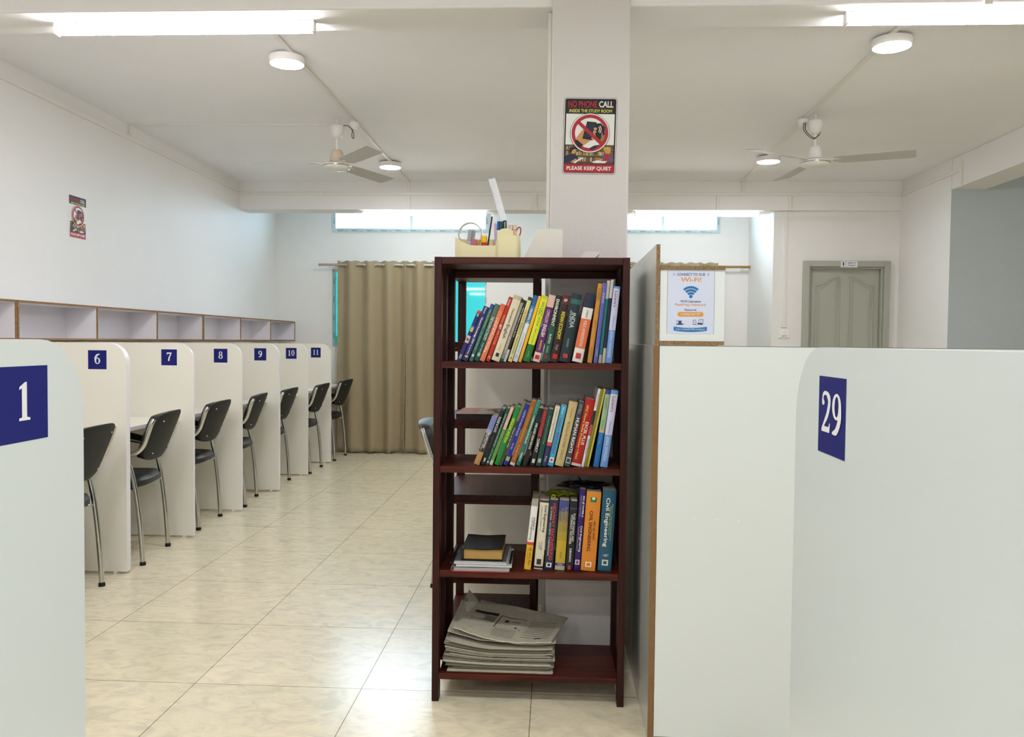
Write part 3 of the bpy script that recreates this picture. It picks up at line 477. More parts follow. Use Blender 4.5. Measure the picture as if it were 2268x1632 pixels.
def arch_panel(x0, x1, rise_left):
    zt = 1.78; n = 14; top = []
    for i in range(n + 1):
        t = i / n; s_ = t if rise_left else 1 - t
        top.append((x0 + (x1 - x0) * t, zt + .085 * (0.5 - 0.5 * math.cos(PI * min(1, s_ * 1.05)))))
    return [(x0, .95)] + top + [(x1, .95)]
def inset(poly, d):
    out = []; n = len(poly); cx = sum(p[0] for p in poly) / n; 
    for i, p in enumerate(poly):
        a = Vector((*poly[i - 1], 0)); b = Vector((*p, 0)); c = Vector((*poly[(i + 1) % n], 0))
        e1 = (b - a).normalized(); e2 = (c - b).normalized(); nn = Vector((e1.y + e2.y, -(e1.x + e2.x), 0)).normalized()
        out.append((p[0] + nn.x * d, p[1] + nn.y * d))
    return out
mid = (lx0 + lx1) / 2
for x0, x1, rl in ((lx0 + .055, mid - .045, True), (mid + .045, lx1 - .055, False)):
    for kind in (0, 1):
        P = arch_panel(x0, x1, rl) if kind == 0 else [(x0, .15), (x0, .82), (x1, .82), (x1, .15)]
        def shrink(d):
            Q = arch_panel(x0 + d, x1 - d, rl) if kind == 0 else [(x0 + d, .15 + d), (x0 + d, .82 - d), (x1 - d, .82 - d), (x1 - d, .15 + d)]
            return [(p[0], p[1] - d if p[1] > 1 else .95 + d) for p in Q] if kind == 0 else Q
        m = MB(); I1 = shrink(.022); I2 = shrink(.040)
        m.tube([(p[0], 7.845, p[1]) for p in P], .0075, DOORM, 8, close=True); m.tube([(p[0], 7.845, p[1]) for p in I1], .004, DOORM, 8, close=True)
        m.prism(I2, 'y', 7.8395, 7.8449, DOORM)
        m.build('door_panel', leaf)
m = MB(); m.tube([(lx1 - .06, 7.84, 1.0), (lx1 - .06, 7.80, 1.0), (lx1 - .16, 7.80, 1.0)], .009, CHROME, 8); m.build('door_handle', leaf)
# toilet sign
m = MB(); sx, sz, sw, sh_ = 2.747, 1.981, .158, .064
m.box(sx - sw / 2, sx + sw / 2, 7.769, 7.775, sz - sh_ / 2, sz + sh_ / 2, solid('#cfd3d6', .4))
DK = solid('#1b2a4c', .5)
S = Sheet(m, (sx, 7.7688, sz), (1, 0, 0), (0, 0, 1), (0, -1, 0), .0004)
S.rrect(0, 0, sw - .006, sh_ - .006, .004, DK); S.up(); S.rrect(0, 0, sw - .010, sh_ - .010, .003, SIGNW); S.up()
S.rect(-.033, -.028, -.030, .028, DK); S.circle(-.053, .017, .0052, DK); S.rrect(-.053, .001, .013, .022, .003, DK); S.rect(-.0575, -.024, -.0538, -.006, DK); S.rect(-.0522, -.024, -.0485, -.006, DK)
S.text('GENTS', .022, .011, .075, .014, DK, 2); S.text('TOILET', .022, -.011, .075, .014, DK, 2)
tag(m.build('toilet_sign'), 'small white sign lettered GENTS TOILET above the grey green door', 'sign')
# switch plate
t = thing('light_switch', (2.173, 7.82, 1.333), 'white two-button switch plate on the wall left of the toilet door', 'light switch')
m = MB(); m.box(2.122, 2.222, 7.808, 7.82, 1.288, 1.378, WHITEP); m.build('switch_plate', t, bevel=.004)
for q in (2.153, 2.177):
    m = MB(); m.box(q, q + .021, 7.802, 7.81, 1.312, 1.355, WHITEP); m.box(q + .004, q + .017, 7.801, 7.803, 1.303, 1.307, BLACKP); m.build('switch_button', t, bevel=.002)
# trunking
def trunk(label, segs, extra=None, cat='cable trunking'):
    m = MB()
    for s_ in segs: m.box(*s_, TRUNK)
    if extra: extra(m)
    return tag(m.build('cable_trunking', bevel=.002), label, cat)
w = .013
trunk('cream cable trunking running the whole length of the far beam', [(XL + .02, XR - .02, YB1 - .014, YB1, 2.615, 2.643)],
      lambda m: [m.box(a - .03, a + .03, YB1 - .017, YB1, 2.612, 2.646, TRUNK) for a in (-2.98, -2.25, -.2, 1.75, 2.2, 3.17)])
trunk('cream trunking along the top of the left wall below the ceiling', [(XL, XL + .014, -2, YB1 - .02, 2.64, 2.672)])
trunk('short trunking dropping from the ceiling line to the left wall trunking', [(XL, XL + .014, 5.715, 5.745, 2.673, ZC), (XL + .014, -1.60, 5.71, 5.73, ZC - .010, ZC)])
trunk('short trunking joining the beam trunking to the left ceiling run', [(-1.415, -1.385, YB1 - .014, YB1, 2.644, ZC - .001)])
trunk('trunking stub below the beam trunking above the left window light', [(-1.415, -1.385, YB1 - .014, YB1, ZB + .004, 2.614)])
trunk('trunking stub below the beam trunking above the right window light', [(1.51, 1.54, YB1 - .014, YB1, ZB + .004, 2.614)])
trunk('short trunking joining the beam trunking to the right ceiling run', [(1.745, 1.775, YB1 - .014, YB1, 2.644, ZC - .001)])
trunk('long vertical trunking leading down to the switch plate', [(2.155, 2.185, 7.805, 7.82, 1.40, ZB - .002), (2.178, 2.208, YB1 - .014, YB1, ZB, 2.614), (2.145, 2.195, 7.803, 7.82, 1.385, 1.415)])
trunk('cream trunking stub beside the pillar on the far beam', [(-.205, -.175, YB1 - .014, YB1, ZB + .01, 2.614), (-.215, -.165, YB1 - .018, YB1, ZB - .01, ZB + .035)])
trunk('trunking along the upper right wall toward the beam end', [(XR - .014, XR, 6.69, YB1 - .02, 2.615, 2.643)])
trunk('vertical trunking at the corner of the right beam', [(XR - .014, XR, 6.66, 6.688, ZB + .01, 2.70)])
trunk('thin trunking down the left face of the square pillar', [(-.034, -.0205, 3.13, 3.155, .02, ZB - .003)],
      lambda m: m.box(-.046, -.0205, 3.12, 3.165, .62, .70, TRUNK))
def diag(label, a, b):
    m = MB(); d = Vector((b[0] - a[0], b[1] - a[1], 0)); L = d.length; d.normalize(); n_ = Vector((-d.y, d.x, 0)) * w
    A = Vector((a[0], a[1], 0)); B = Vector((b[0], b[1], 0)); v = []
    for z in (ZC - .012, ZC - .0005): v += [(A - n_) + Vector((0, 0, z)), (B - n_) + Vector((0, 0, z)), (B + n_) + Vector((0, 0, z)), (A + n_) + Vector((0, 0, z))]
    m.add(v, [(0, 3, 2, 1), (4, 5, 6, 7), (0, 1, 5, 4), (1, 2, 6, 5), (2, 3, 7, 6), (3, 0, 4, 7)], TRUNK)
    tag(m.build('cable_trunking'), label, 'cable trunking')
diag('straight trunking on the ceiling between the two left round lights', (-1.40, 3.31), (-1.40, YB1 - .002))
diag('slanting trunking on the ceiling between the two right round lights', (1.60, 3.31), (1.745, YB1 - .002))
trunk('short trunking crossing under the near beam beside the right tube light', [(1.545, 1.575, 2.2, 3.08, ZC - .012, ZC - .0005), (1.545, 1.575, 3.071, 3.085, ZB - .012, ZC - .0125), (1.545, 1.575, 3.0855, 3.165, ZB - .012, ZB - .0005)])
# junction boxes
for (x, y, lb) in ((-1.40, 5.63, 'round white junction box on the ceiling beside the left fan'), (1.655, 5.60, 'round white junction box on the ceiling beside the right fan')):
    m = MB(); m.lathe([(.03, 0), (.034, -.004), (.034, -.03), (.026, -.034), (.026, -.05), (.012, -.053)], (x, y, ZC - .0125), WHITEP, 20)
    tag(m.build('junction_box', loc=(x, y, ZC - .0125)), lb, 'junction box')

# ------------------------------------------------------------------ lamps
def round_light(x, y, label, glow=None):
    t = thing('ceiling_light', (x, y, ZC), label, 'ceiling light', 'round ceiling lights')
    m = MB(); m.lathe([(.094, 0), (.094, -.022), (.092, -.033), (.088, -.036)], (x, y, ZC - .0125), WHITEP, 40); m.build('housing', t)
    m = MB(); m.lathe([(.088, -.0362), (.06, -.0385), (.001, -.0395)], (x, y, ZC - .0125), glow or DISC, 40); m.build('diffuser', t)
round_light(-1.445, 4.345, 'round surface light nearer of the two on the left ceiling')
round_light(-1.41, 6.94, 'round surface light farther of the two on the left ceiling, right of the fan')
round_light(1.652, 4.16, 'round surface light nearer of the two on the right ceiling')
round_light(1.722, 6.74, 'round surface light farther of the two on the right ceiling, left of the fan')
for x, nm in ((-1.5, 'left'), (.05, 'middle'), (1.6, 'right')):  # extra lamps out of view, added to brighten the near part
    for y in (1.3, -.6): round_light(x, y, 'added %s round ceiling light, %s the camera, out of the picture' % (nm, 'just before' if y > 0 else 'behind'), DISC_ADDED)
def tube_light(x0, x1, y, label, glow=None, z=ZB):
    glow = glow or TUBE; t = thing('tube_light', ((x0 + x1) / 2, y, z), label, 'tube light', 'tube lights under the beams')
    m = MB(); m.box(x0, x1, y - .016, y + .016, z - .016, z - .0005, WHITEP); m.build('batten', t, bevel=.003)
    for a, b in ((x0 - .004, x0 + .006), (x1 - .006, x1 + .004)):
        m = MB(); m.box(a, b, y - .018, y + .018, z - .047, z - .0008, WHITEP); m.build('end_cap', t, bevel=.002)
    m = MB(); prof = [(-.015, -.0165), (-.017, -.030), (-.011, -.043), (0, -.046), (.011, -.043), (.017, -.030), (.015, -.0165)]
    v = []
    for x in (x0 + .0062, x1 - .0062): v += [(x, y + p[0], z + p[1]) for p in prof]
    n_ = len(prof); m.add(v, [(i, i + 1, i + 1 + n_, i + n_) for i in range(n_ - 1)] + [(0, n_, 2 * n_ - 1, n_ - 1)], glow, True)
    m.build('diffuser', t)
tube_light(-2.0, -0.955, 3.20, 'bright tube light under the near beam above the carrels at left')
tube_light(1.085, 2.20, 3.17, 'bright tube light under the near beam at upper right')
tube_light(-1.86, -0.66, 7.86, 'tube light under the far beam in front of the left high window', TUBE_FAR)
tube_light(0.76, 1.93, 7.86, 'tube light under the far beam in front of the right high window', TUBE_FAR)
for yb in (-1.6, -3.6):
    m = MB(); m.box(XL, XE, yb, yb + .22, ZB, ZC, CEIL); struct(m.build('ceiling_beam'))
for yb in (-1.5, -3.5):  # unseen tubes added behind the camera to raise the brightness
    for xa, nm in ((-2.2, 'left'), (-.55, 'middle'), (1.1, 'right')): tube_light(xa, xa + 1.1, yb, 'added unseen tube light under a beam behind the camera, %s one of its row' % nm, TUBE_ADDED)

# ------------------------------------------------------------------ fans
def fan(x, y, label, angs, wires):
    t = thing('ceiling_fan', (x, y, ZC), label, 'ceiling fan', 'white ceiling fans')
    C = (x, y, 0)
    m = MB(); m.tube([(x, y, 2.745), (x, y, 2.68)], .006, FANW, 8); m.tube([(x, y - .012, 2.70), (x - .0, y, 2.685), (x, y + .012, 2.70), (x, y, 2.715)], .003, FANW, 6, close=True); m.build('hook', t)
    m = MB(); m.lathe([(.012, 2.705), (.045, 2.70), (.049, 2.692), (.046, 2.65), (.036, 2.625), (.024, 2.612), (.014, 2.608)], C, FANW, 28); m.build('canopy', t)
    m = MB(); m.tube([(x, y, 2.61), (x, y, 2.52)], .0105, FANW, 14); m.build('downrod', t)
    m = MB(); m.lathe([(.012, 2.535), (.030, 2.532), (.040, 2.52), (.046, 2.49), (.05, 2.455), (.058, 2.452), (.058, 2.447)], C, BEIGEM if wires == 0 else FANW, 28); m.build('motor_cover', t)
    m = MB(); m.lathe([(.03, 2.447), (.05, 2.446), (.088, 2.436), (.098, 2.428), (.098, 2.424)], C, FANW, 40)
    m.lathe([(.0985, 2.4245), (.1, 2.421), (.0985, 2.4175)], C, CHROME, 40)
    m.lathe([(.097, 2.417), (.09, 2.408), (.06, 2.396), (.02, 2.390), (.001, 2.389)], C, FANW, 40); m.build('motor', t)
    for a in angs:
        a = math.radians(a); c, s_ = math.cos(a), math.sin(a)
        M = Matrix.Translation((x, y, 2.438)) @ Matrix.Rotation(a, 4, 'Z') @ Matrix.Rotation(math.radians(-11), 4, 'X')
        m = MB(); Mb = Matrix.Translation((x, y, 2.436)) @ Matrix.Rotation(a, 4, 'Z')
        m.box(.075, .19, -.017, .017, -.002, .002, FANW, Mb)
        prof = [(.115, .036), (.17, .056), (.30, .060), (.45, .062), (.585, .064), (.60, .058)]
        top = [(p, q) for p, q in prof] + [(p, -q) for p, q in reversed(prof)]
        v = []
        for dz in (.0025, .004):
            v += [M @ Vector((p, q, dz - 3.0 * q * q)) for p, q in top]
        n_ = len(top)
        k = len(prof)
        f = [(i, i + 1, n_ - 2 - i, n_ - 1 - i) for i in range(k - 1)]
        m.add(v, f + [tuple(j + n_ for j in q) for q in f] + [(i, (i + 1) % n_, (i + 1) % n_ + n_, i + n_) for i in range(n_)], FANB)
        m.build('blade', t)
    m = MB()
    DW = solid('#5a4a44', .5)
    if wires == 0:
        m.tube([(x + .035, y, 2.70), (x + .075, y + .01, 2.70), (x + .105, y + .03, 2.665), (x + .108, y + .03, 2.62), (x + .095, y + .03, 2.635), (x + .1, y + .04, 2.69)], .0028, DW, 6, smooth_path=6)
    else:
        m.tube([(x - .05, y + .05, 2.70), (x - .055, y + .02, 2.64), (x - .01, y - .01, 2.585), (x + .03, y - .01, 2.62), (x + .035, y, 2.66)], .0028, DW, 6, smooth_path=6)
        m.tube([(x - .06, y + .05, 2.70), (x - .068, y + .02, 2.64), (x - .02, y - .012, 2.578), (x + .02, y - .02, 2.60)], .0028, DW, 6, smooth_path=6)
    m.build('wire', t)
fan(-1.505, 5.581, 'white ceiling fan with beige motor cover over the left aisle', (190, 308, 66), 0)
fan(1.703, 5.493, 'all white ceiling fan over the right side', (-24, 96, 216), 1)

# ------------------------------------------------------------------ curtains
def curtain(x0, x1, label, seed, rod=None, ngap=0):
    random.seed(seed); yc = 8.695; zt = 2.075; per = .205
    t = thing('curtain', ((x0 + x1) / 2, yc, zt), label, 'curtain', 'beige eyelet curtains')
    n_ = int((x1 - x0) / per * 18); ph = random.uniform(0, 1)
    amp = [random.uniform(.8, 1.1) for _ in range(40)]
    def Y(x, k): 
        p = (x - x0) / per; a = .036 * amp[int(p) % 40]
        fl = .012 * math.sin(p * 2.3 + 1.3) * k + .006 * math.sin(p * 5.1 + seed) * k
        return yc + a * math.sin(2 * PI * p + .5 * math.sin(3 * k + p) * k) * (1 - .15 * k) + fl
    def P(u, v):
        x = x0 + (x1 - x0) * u; z = zt + .006 * math.cos(4 * PI * (x - x0) / per) - v * (zt - .016 - .006 * math.sin((x - x0) * 21))
        return (x + .012 * v * math.sin(7 * x + seed), Y(x, v), z)
    m = MB(); m.grid(P, n_, 40, CURT)
    o = m.build('cloth', t); so = o.modifiers.new('thick', 'SOLIDIFY'); so.thickness = .002
    q = 0
    while x0 + per * (.5 * q) < x1 - .015:
        xx = x0 + per * .5 * q
        if xx > x0 + .01:
            m = MB(); s_ = 1 if q % 2 else -1
            pts = [(xx + .006 * s_ * math.cos(a) * 0 + .022 * math.cos(a) * .35, yc + .022 * math.cos(a) * s_ * 1.0, 2.03 + .024 * math.sin(a)) for a in [2 * PI * i / 16 for i in range(16)]]
            m.tube(pts, .0042, CHROME, 8, close=True); m.build('eyelet', t)
        q += 1
curtain(-2.335, -1.585, 'wide beige curtain left of the bookshelf hanging to the floor', 3)
curtain(-1.595, -1.10, 'narrower beige curtain beside the wide one, half behind the bookshelf', 5)
curtain(0.10, 1.715, 'beige curtain whose scalloped top shows above the poster box', 8)
def rod(x0, x1, label, mat):
    t = thing('curtain_rod', ((x0 + x1) / 2, 8.695, 2.04), label, 'curtain rod', 'curtain rods on the far wall')
    m = MB(); m.tube([(x0, 8.695, 2.035), (x1, 8.695, 2.035)], .0125, mat, 14); m.build('rod', t)
    m = MB(); m.tube([(x0 - .012, 8.695, 2.035), (x0, 8.695, 2.035)], .015, mat, 14); m.tube([(x1, 8.695, 2.035), (x1 + .012, 8.695, 2.035)], .015, mat, 14); m.build('finial', t)
    for x in (x0 + .1, x1 - .06):
        m = MB(); m.box(x - .006, x + .006, 8.708, YF, 2.018, 2.026, WHITEP); m.box(x - .012, x + .012, YF - .004, YF, 1.99, 2.05, WHITEP); m.build('bracket', t)
rod(-2.53, -0.6, 'grey metal curtain rod over the left window', ROD)
rod(-0.02, 2.04, 'brass coloured curtain rod ending beside the right wall corner', RODG)

# ------------------------------------------------------------------ study carrels
def serif_digit(S, ch, cx, cy_, w, h, mat):
    """bold serif numerals from simple shapes, inside a w x h box"""
    def q(x, y): return (cx + (x - .5) * w, cy_ + (y - .5) * h)
    def pl(*p): S.poly([q(*a) for a in p], mat)
    def ring(ax, ay, ro_x, ro_y, ri_x, ri_y, a0=0, a1=2 * PI, n=26):
        v = []
        for i in range(n + 1):
            a = a0 + (a1 - a0) * i / n
            v += [S.P(*q(ax + ri_x * math.cos(a), ay + ri_y * math.sin(a))), S.P(*q(ax + ro_x * math.cos(a), ay + ro_y * math.sin(a)))]
        S.mb.add(v, [(2 * i, 2 * i + 1, 2 * i + 3, 2 * i + 2) for i in range(n)], mat)
    def stroke(pts, ws, n=8):
        P = catmull([Vector((*p, 0)) for p in pts], n); L = len(P); v = []
        for i, p in enumerate(P):
            d = (P[min(i + 1, L - 1)] - P[max(i - 1, 0)]).normalized(); f = i / (L - 1) * (len(ws) - 1); k = min(int(f), len(ws) - 2)
            ww = ws[k] + (ws[k + 1] - ws[k]) * (f - k); nx, ny = -d.y * ww / 2, d.x * ww / 2
            v += [S.P(*q(p.x + nx, p.y + ny)), S.P(*q(p.x - nx, p.y - ny))]
        S.mb.add(v, [(2 * i, 2 * i + 1, 2 * i + 3, 2 * i + 2) for i in range(L - 1)], mat)
    def dot(ax, ay, rx, ry): S.poly([q(ax + rx * math.cos(2 * PI * i / 16), ay + ry * math.sin(2 * PI * i / 16)) for i in range(16)], mat)
    if ch == '1':
        pl((.33, .06), (.67, .06), (.67, .98), (.56, .98), (.33, .88)); S.k += .3; pl((.14, .79), (.16, .86), (.54, .98), (.38, .84), (.2, .80)); S.k += .3; pl((.12, 0), (.88, 0), (.88, .06), (.62, .09), (.38, .09), (.12, .06))
    elif ch == '0': ring(.5, .5, .46, .5, .2, .42)
    elif ch == '7':
        pl((.06, .84), (.08, 1), (.96, 1), (.96, .92), (.80, .84)); pl((.06, .84), (.14, .84), (.12, .68), (.07, .68)); S.k += .4; stroke([(.90, .93), (.66, .6), (.5, .3), (.42, .0)], [.16, .2, .26, .28])
    elif ch == '8': ring(.5, .74, .37, .26, .16, .18); S.k += .4; ring(.5, .27, .46, .27, .2, .19)
    elif ch in '69':
        def qq(x, y): return (x, y) if ch == '6' else (1 - x, 1 - y)
        a = qq(.52, .32)
        ring(a[0], a[1], .43, .32, .19, .25); S.k += .4
        stroke([qq(.2, .34), qq(.22, .62), qq(.5, .9), qq(.9, .98)], [.26, .28, .2, .05])
    elif ch == '2':
        stroke([(.13, .74), (.2, .93), (.52, .965), (.80, .80), (.68, .5), (.36, .24), (.14, .08)], [.16, .1, .1, .26, .2, .12, .1]); S.k += .3; dot(.2, .73, .13, .07); S.k += .3
        pl((.08, 0), (.88, 0), (.94, .24), (.87, .24), (.78, .14), (.16, .14), (.08, .07))
def number_sign(mb, o, r, u, n, num, sz=.098, stretch=1.0):
    S = Sheet(mb, o, r, u, n, .0003); S.k = 1
    S.rect(-sz / 2, -sz / 2, sz / 2, sz / 2, BLUE); S.up()
    k = len(num); cw = .034 if k == 1 else .030; h = .052
    for i, ch in enumerate(num):
        x = (i - (k - 1) / 2) * (.032 if k > 1 else 0)
        serif_digit(S, ch, x * stretch, .004, cw * stretch * (.8 if ch == '1' else 1), h, SIGNW); S.k += .2
def panel_profile(z1, r, far=-1):
    """outline in (depth, height), rounded upper corner at the aisle edge (depth 0)"""
    n = 10; return [(0, .012)] + [(0 - r + r * math.cos(a), z1 - r + r * math.sin(a)) for a in [PI / 2 * i / n for i in range(n + 1)]]
ZP = 1.200
PY = [2.53, 3.31, 4.086, 4.872, 5.645, 6.425, 7.197, 7.955]
NUM = {2: '6', 3: '7', 4: '8', 5: '9', 6: '10', 7: '11'}
for i, y in enumerate(PY):
    z1 = ZP + .007 - .003 * i
    t = thing('carrel_partition', (-2.6, y, 0), ('white carrel partition with rounded top corner bearing the number %s' % NUM[i]) if i in NUM else 'white carrel partition hidden behind the large panel numbered 1', 'partition', 'carrel partitions along the left wall')
    dbl = i in (2, 5)
    for k in range(2 if dbl else 1):
        y0 = y + .0002 + k * .019
        P = [(-2.99, .012)] + [(-2.2 + a, b) for a, b in panel_profile(z1, .10)] + [(-2.99, z1)]
        m = MB(); m.prism(P, 'y', y0, y0 + .018, LAM, EDGEW); m.build('panel', t, bevel=.001)
        m = MB(); m.box(-2.275, -2.255, y0 + .004, y0 + .014, 0, .0125, WHITEP); m.build('foot', t)
    if i in NUM:
        m = MB(); number_sign(m, (-2.352, y + .0002, z1 - .088), (1, 0, 0), (0, 0, 1), (0, -1, 0), NUM[i]); o = m.build('number_sign', t); o['label'] = 'square blue plate with white %s' % NUM[i]
# back boards and worktops
m = MB(); m.box(-3.01, -2.9925, 1.8, 8.72, .012, 1.20, LAM); tag(m.build('carrel_back_board'), 'long white back board of the left carrel row under the cubbyholes', 'back board')
for (a, b, lb) in ((1.9, 4.083, 'white desktop of the nearest left carrels, mostly hidden'), (4.125, 6.423, 'white desktop behind the partitions numbered 6 to 9'), (6.464, 8.77, 'white desktop behind the partitions numbered 9 to 11')):
    cuts = [y for y in PY if a < y < b]
    m = MB(); e = [a] + cuts + [b]
    for p, q in zip(e, e[1:]):
        p2 = p + .0185 if p in cuts else p
        m.box(-2.99, -2.295, p2 + .001, q - .001, .72, .742, LAM)
        m.box(-2.295, -2.293, p2 + .001, q - .001, .72, .742, EDGEW)
    tag(m.build('desktop', bevel=.001), lb, 'desktop', 'carrel desktops')
# cubby shelves on top
for (ys, lb) in (([1.84, 2.6, 3.36, 4.12], 'open cubbyhole shelf nearest the camera, just a sliver at the left edge'), ([4.125, 4.87, 5.63, 6.385], 'open three-compartment cubbyhole shelf with grey sticker over carrels 6 and 7'), ([6.39, 7.165, 7.94, 8.70], 'open three-compartment cubbyhole shelf at the far end over carrels 9 to 11')):
    t = thing('cubbyhole_shelf', (-2.9, ys[0], 1.2), lb, 'shelf', 'cubbyhole shelves on the carrels'); z0, z1, th = 1.2085, 1.420, .012
    m = MB(); m.box(-3.0, -2.805, ys[0], ys[-1], z0, z0 + th, LAMIN); m.box(-2.805, -2.8, ys[0], ys[-1], z0, z0 + th, EDGEB); m.build('bottom_board', t)
    m = MB(); m.box(-3.0, -2.805, ys[0], ys[-1], z1 - th, z1, LAMIN); m.box(-2.805, -2.8, ys[0], ys[-1], z1 - th, z1, EDGEB); m.build('top_board', t)
    m = MB(); m.box(-3.012, -3.0, ys[0], ys[-1], z0, z1, LAMIN); m.build('back_panel', t)
    for i, y in enumerate(ys):
        a = y if i == 0 else (y - th if i == 3 else y - th / 2)
        m = MB(); m.box(-3.0, -2.805, a, a + th, z0 + th, z1 - th, LAMIN); m.box(-2.805, -2.8, a, a + th, z0 + th, z1 - th, EDGEB); m.build('divider', t)
m = MB(); S = Sheet(m, (-2.9995, 5.155, 1.352), (0, 1, 0), (0, 0, 1), (1, 0, 0), .0004)
GS = solid('#8c8a94', .6); S.rect(-.045, .012, .045, .034, GS); S.rect(-.045, -.034, .045, -.010, GS); S.up(); S.text('RESERVED', 0, .023, .08, .010, SIGNW); S.text('FOR', 0, .001, .02, .007, GS); S.text('NUMBER', 0, -.022, .08, .012, SIGNW)
tag(m.build('sticker'), 'grey printed sticker on the back of the cubbyhole above carrel 6', 'sticker')
# near panels numbered 1 and 29 (seen almost edge-on beside the camera)
def near_panel(x, sgn, yend, num, label, ysign, zs, mat):
    t = thing('carrel_divider', (x, yend, 0), label, 'partition', 'large panels beside the camera')
    P = [(-1.0, .012)] + [(yend + a, b) for a, b in panel_profile(1.2265, .10)] + [(-1.0, 1.2265)]
    m = MB(); m.prism(P, 'x', x, x - sgn * .018, mat, SEAM if 0 else mat); m.build('panel', t, bevel=.0008)
    m = MB(); number_sign(m, (x, ysign, zs), (0, -1, 0) if sgn < 0 else (0, 1, 0), (0, 0, 1), (sgn, 0, 0), num, .1, 1.25 if len(num) > 1 else 1.1)
    m.build('number_sign', t)['label'] = 'square blue plate with white %s' % num
    m = MB(); m.box(x - sgn * .004, x - sgn * .014, yend - .08, yend - .06, 0, .0125, WHITEP); m.build('foot', t)
near_panel(-.70, 1, 1.178, '1', 'pale carrel panel with rounded corner at the left edge, numbered 1', 1.030 + .012, 1.141, LAM2)
near_panel(.355, -1, 1.205, '29', 'pale carrel panel with rounded corner at the right, numbered 29', 1.053, 1.139, LAM2)
# carrel block on the right: end panel, spine board, poster box
m = MB(); m.box(.3235, 1.6, 2.50, 2.518, .012, 1.2225, LAM2); m.box(.3235, 1.6, 2.4993, 2.50, 1.221, 1.2225, SEAM)
t0 = m.build('end_panel', bevel=.0006); tag(t0, 'broad pale end panel standing right of the brown-edged board', 'partition')
random.seed(2)
sc3 = MB()
for q in (.40, .472, .538): sc3.circle = None
m = MB()
S = Sheet(m, (0, 2.4999, 0), (1, 0, 0), (0, 0, 1), (0, -1, 0), .0004); S.k = 1
for (x, z) in ((.437, .695), (.506, .692), (.571, .689)): S.circle(x, z, .0035, EDGEW, 10)
m.build('screw_cover', t0)
t = thing('spine_board', (.31, 2.5, 0), 'tall dark-reflecting board with a brown near edge beside the bookshelf', 'partition')
GL = solid('#bfc1bd', .16, name='glossy_laminate')
m = MB(); m.box(.3045, .3215, 2.501, 3.21, .0, 1.222, GL); m.box(.3045, .3215, 2.4985, 2.501, .0, 1.222, EDGEBZ); m.box(.3045, .3215, 3.21, 8.0, 0, 1.222, GL); m.build('lower_board', t)
m = MB(); m.box(.309, .3205, 2.501, 3.9, 1.2235, 1.529, GL); m.box(.309, .3205, 2.4985, 2.501, 1.2235, 1.529, CHIP); m.build('upper_board', t)
t = thing('poster_box', (.42, 2.5, 1.2235), 'white box shelf with chipboard edges carrying the Wi-Fi poster', 'shelf'); x0, x1 = .3225, .5165
m = MB(); m.box(x0, x1, 2.501, 4.4, 1.2245, 1.2365, LAMIN); m.box(x0, x1, 2.4985, 2.501, 1.2245, 1.2365, CHIP); m.build('bottom_board', t)
m = MB(); m.box(x0, x1 + .001, 2.501, 4.4, 1.4525, 1.4635, LAMIN); m.box(x0, x1 + .001, 2.4985, 2.501, 1.4525, 1.4635, CHIP); m.build('top_board', t)
m = MB(); m.box(x0, x1, 2.503, 2.515, 1.2366, 1.4524, LAM2); m.build('end_panel', t)
# right carrel row behind the bookshelves
for y, lb in ((3.73, 'cream carrel partition seen through the rear bookshelf'), (4.60, 'cream carrel partition behind the chair beyond the bookshelf')):
    P = [(.3035, .012)] + [(-x, z) for x, z in [(.455 + a, b) for a, b in panel_profile(1.20, .10)]] + [(.3035, 1.2)]
    m = MB(); P = [(.3035, .012), (.3035, 1.2)] + list(reversed([(-.455 - a, b) for a, b in panel_profile(1.20, .10)])); m.prism(P, 'y', y, y + .018, LAM, EDGEW)
    tag(m.build('carrel_partition', bevel=.001), lb, 'partition')
m = MB(); m.box(-.38, .3035, 3.75, 4.598, .72, .742, LAM); tag(m.build('desktop'), 'white desktop in front of the chair beyond the bookshelf', 'desktop')
m = MB(); m.box(.323, .9, 2.52, 4.4, .72, .742, LAM); tag(m.build('desktop'), 'white desktop behind the broad end panel', 'desktop')

